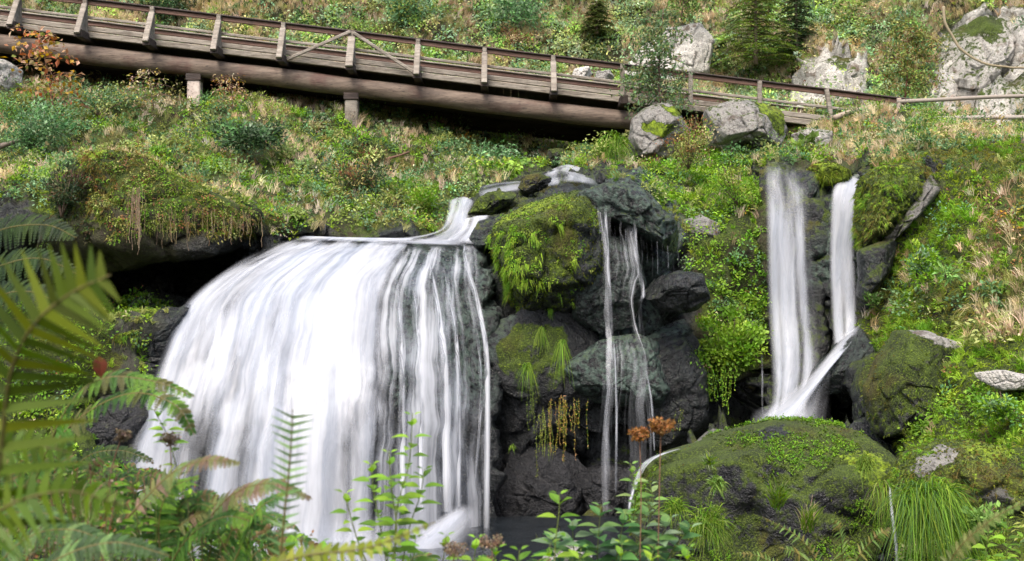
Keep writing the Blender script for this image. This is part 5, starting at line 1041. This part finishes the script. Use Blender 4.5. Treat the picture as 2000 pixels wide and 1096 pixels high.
nettle('short fresh leafy shoots among the ferns at the lower left', [[(x_, 1130, 5.), (x_+6, 1040, 5.), (x_+4, y_, 5.)] for x_, y_ in ((215, 905), (262, 930), (300, 970))], .07, NG)
fern('small fresh fern fronds in the weeds left of the bottom middle', [[(400+dx, 1160, 5.6), (410+dx, 1080, 5.6), (430+dx*1.1, y, 5.5), (470+dx*1.2, y+20, 5.5)] for dx, y in ((-60, 1000), (0, 985), (70, 1010))], .08, FG+PG[:1], n=24, pin=7)
# dry umbels
def umbel(label, stem, R, cols, leaf=.012, n=260, name='dry_flower', cat='flower'):
    base = P(*stem[0]); root = thing(name, base, label, cat); a = Acc(); f = Acc(); c = curve(np.array([P(*q) for q in stem]), 14); tube(a, c, .0025, (.2, .11, .07), 4); t = c[-1]
    h = rand_unit(26)*R*np.array([1, .8, .55])
    for q in h: tube(a, np.array([t-np.array([0, 0, R*.6]), t+q]), .0012, (.22, .12, .08), 3)
    k = RG.integers(0, 26, n); C = t+h[k]+rand_unit(n)*R*.30; leaves(f, C, rand_unit(n), rand_unit(n), leaf, leaf*.8, pal(n, *cols, var=.25))
    a.build('stem', M_BARK, root, True); f.build('flower_head', M_LEAF, root)
OR = [(.26, .12, .035), (.32, .16, .05), (.17, .085, .03)]
umbel('larger round orange brown seed head in front of the dark rock', [(1285, 1100, 6), (1288, 950, 6), (1291, 832, 6)], .052, OR, .016, 620)
umbel('narrower orange brown seed head left of the larger round one', [(1250, 1100, 6), (1252, 960, 6), (1249, 848, 6)], .040, OR, .016, 480)
PK = [(.22, .165, .11), (.28, .21, .15), (.12, .09, .055)]
umbel('pinkish brown dry umbel before the left edge of the broad waterfall', [(200, 1050, 5), (215, 930, 5), (238, 850, 5)], .028, PK)
umbel('dry brown umbel to the right of the pinkish one at the broad waterfall', [(340, 1050, 5.2), (335, 920, 5.2), (332, 858, 5.2)], .034, PK)
umbel('reddish brown dry umbel at the bottom right of the broad waterfall foot', [(965, 1130, 5), (962, 1090, 5), (960, 1058, 5)], .04, PK)
umbel('faint brown dry umbel at the bottom left of the white spray', [(880, 1130, 5), (885, 1100, 5), (890, 1072, 5)], .04, PK)
a = Acc(); c0 = P(193, 716, 4.2); big_leaves(a, c0[None]+np.array([[0, 0, .035]]), np.array([[.15, -.1, -1.]]), np.array([[.4, -1, 0.]]), .075, .05, np.array([[.13, .035, .02]])); tag(a.build('withered_leaf', M_LEAF), 'curled red brown withered leaf hanging among the ferns at the left', 'leaf')

# mixed weeds filling the foreground
prof_x = [-200, 0, 150, 260, 330, 420, 520, 600, 700, 800, 900, 960, 1050, 1150, 1300, 1400, 1500, 1700, 1900, 2200]
prof_y = [830, 860, 880, 900, 930, 965, 1000, 1040, 1075, 1075, 1080, 1085, 1090, 1060, 1050, 1095, 1110, 1110, 1090, 1060]
acc = Acc(); n = 700
xs = RG.uniform(-250, 2150, n); xs = np.where(RG.random(n) < .55, RG.uniform(-200, 560, n), xs)
for x in xs:
    d = RG.uniform(4.8, 9.); yt = np.interp(x, prof_x, prof_y)+abs(RG.normal())*75; tip = P(x, yt, d); g = tip.copy(); g[0] += RG.normal()*.12; g[2] = min(float(bankz(np.array(g[0]), np.array(g[1]))), tip[2]-.25)
    r = RG.random(); cc = curve([g, (g+tip)/2+np.array([RG.normal()*.04, 0, .02]), tip], 10); v = np.array([RG.choice([-1, 1])*RG.uniform(.4, 1), RG.normal()*.4, .3])
    if r < .38:
        l = RG.uniform(.18, .36); q = [tip-np.array([v[0]*l*.5, 0, l*.6]), tip-np.array([v[0]*l*.2, 0, l*.12]), tip+np.array([v[0]*l*.25, v[1]*.1, 0]), tip+np.array([v[0]*l*.6, v[1]*.2, -l*.2])]
        frond(acc, q, l*.24, 18, FG+PG[:1]+[(.14, .1, .04), (.05, .09, .02)], pin=7, fine=RG.random() < .8)
    elif r < .72:
        tube(acc, cc, .002, (.12, .12, .05), 4); m = 14; k = RG.integers(4, 10, m); D = nrm(rand_unit(m)*np.array([1, 1, .4])+np.array([0, 0, .25])); s = RG.uniform(.022, .05)
        big_leaves(acc, cc[k]+rand_unit(m)*.01, D, nrm(rand_unit(m)*.4+np.array([0, -.3, 1])), s*(.7+.5*RG.random(m)), s*.5, pal(m, *(NG+FG), var=.2))
    elif r < .88:
        m = 16; D = nrm(np.array([0, 0, 1.])+rand_unit(m)*.45); L = .35*(.6+.6*RG.random(m)); blades(acc, np.repeat((tip-np.array([0, 0, .25]))[None], m, 0)+rand_unit(m)*.03, D, L, .006, pal(m, (.14, .2, .05), (.2, .24, .09), (.3, .25, .15)), .6, 4)
    else:
        tube(acc, cc, .0025, (.2, .13, .08), 4); m = 30; k = RG.integers(5, 10, m); leaves(acc, cc[k]+rand_unit(m)*.035, rand_unit(m), rand_unit(m), .022, .014, pal(m, *(PK+RUST), var=.25))
o = acc.build('undergrowth', M_LEAF); tag(o, 'tangled ferns, weeds and dry stems along the bottom of the picture', 'undergrowth', kind='stuff')

# ------------------------------------------------------------ camera, sky, sun
cam = bpy.data.cameras.new('camera'); co = bpy.data.objects.new('camera', cam); COL.objects.link(co); bpy.context.scene.camera = co
co.location = (0, 0, CZ); co.rotation_euler = (math.radians(90), 0, 0); cam.sensor_width = 36; cam.lens = 36*F/2000; cam.clip_end = 500; cam.clip_start = .05
cam.dof.use_dof = True; cam.dof.focus_distance = 22; cam.dof.aperture_fstop = 4.
sc = bpy.context.scene; w = bpy.data.worlds.new('World'); sc.world = w; w.use_nodes = True; nt = w.node_tree; nt.nodes.clear()
sky = nt.nodes.new('ShaderNodeTexSky'); sky.sky_type = 'NISHITA'; sky.sun_disc = False; SE, SR = math.radians(58), math.radians(200)
sky.sun_elevation = SE; sky.sun_rotation = SR; sky.air_density = 1.; sky.dust_density = 6.; sky.ozone_density = 1.
bg = nt.nodes.new('ShaderNodeBackground'); bg.inputs[1].default_value = .15; lk(nt, sky.outputs[0], bg.inputs[0]); ow = nt.nodes.new('ShaderNodeOutputWorld'); lk(nt, bg.outputs[0], ow.inputs[0])
sun = bpy.data.lights.new('sun', 'SUN'); sun.energy = 1.3; sun.angle = math.radians(25); sun.color = (1, .96, .9); so = bpy.data.objects.new('sun', sun); COL.objects.link(so)
# sky sun_rotation turns clockwise from +Y seen from above
az = SR; sd = Vector((math.sin(az)*math.cos(SE), math.cos(az)*math.cos(SE), math.sin(SE))); so.rotation_euler = sd.to_track_quat('Z', 'Y').to_euler()
vs_ = sc.view_settings; vs_.view_transform = 'Standard'; vs_.look = 'None'; vs_.exposure = 1.25; vs_.gamma = 1
sc.render.engine = 'CYCLES'; cy = sc.cycles; cy.transparent_max_bounces = 24; cy.max_bounces = 6; cy.diffuse_bounces = 3; cy.glossy_bounces = 2; cy.transmission_bounces = 3; cy.use_denoising = True; cy.caustics_reflective = False; cy.caustics_refractive = False
try: cy.denoiser = 'OPENIMAGEDENOISE'; cy.denoising_input_passes = 'RGB_ALBEDO_NORMAL'
except Exception: pass
cy.use_adaptive_sampling = True; cy.adaptive_threshold = .015
print('quads', sum(len(o.data.polygons) for o in bpy.data.objects if o.type == 'MESH'))
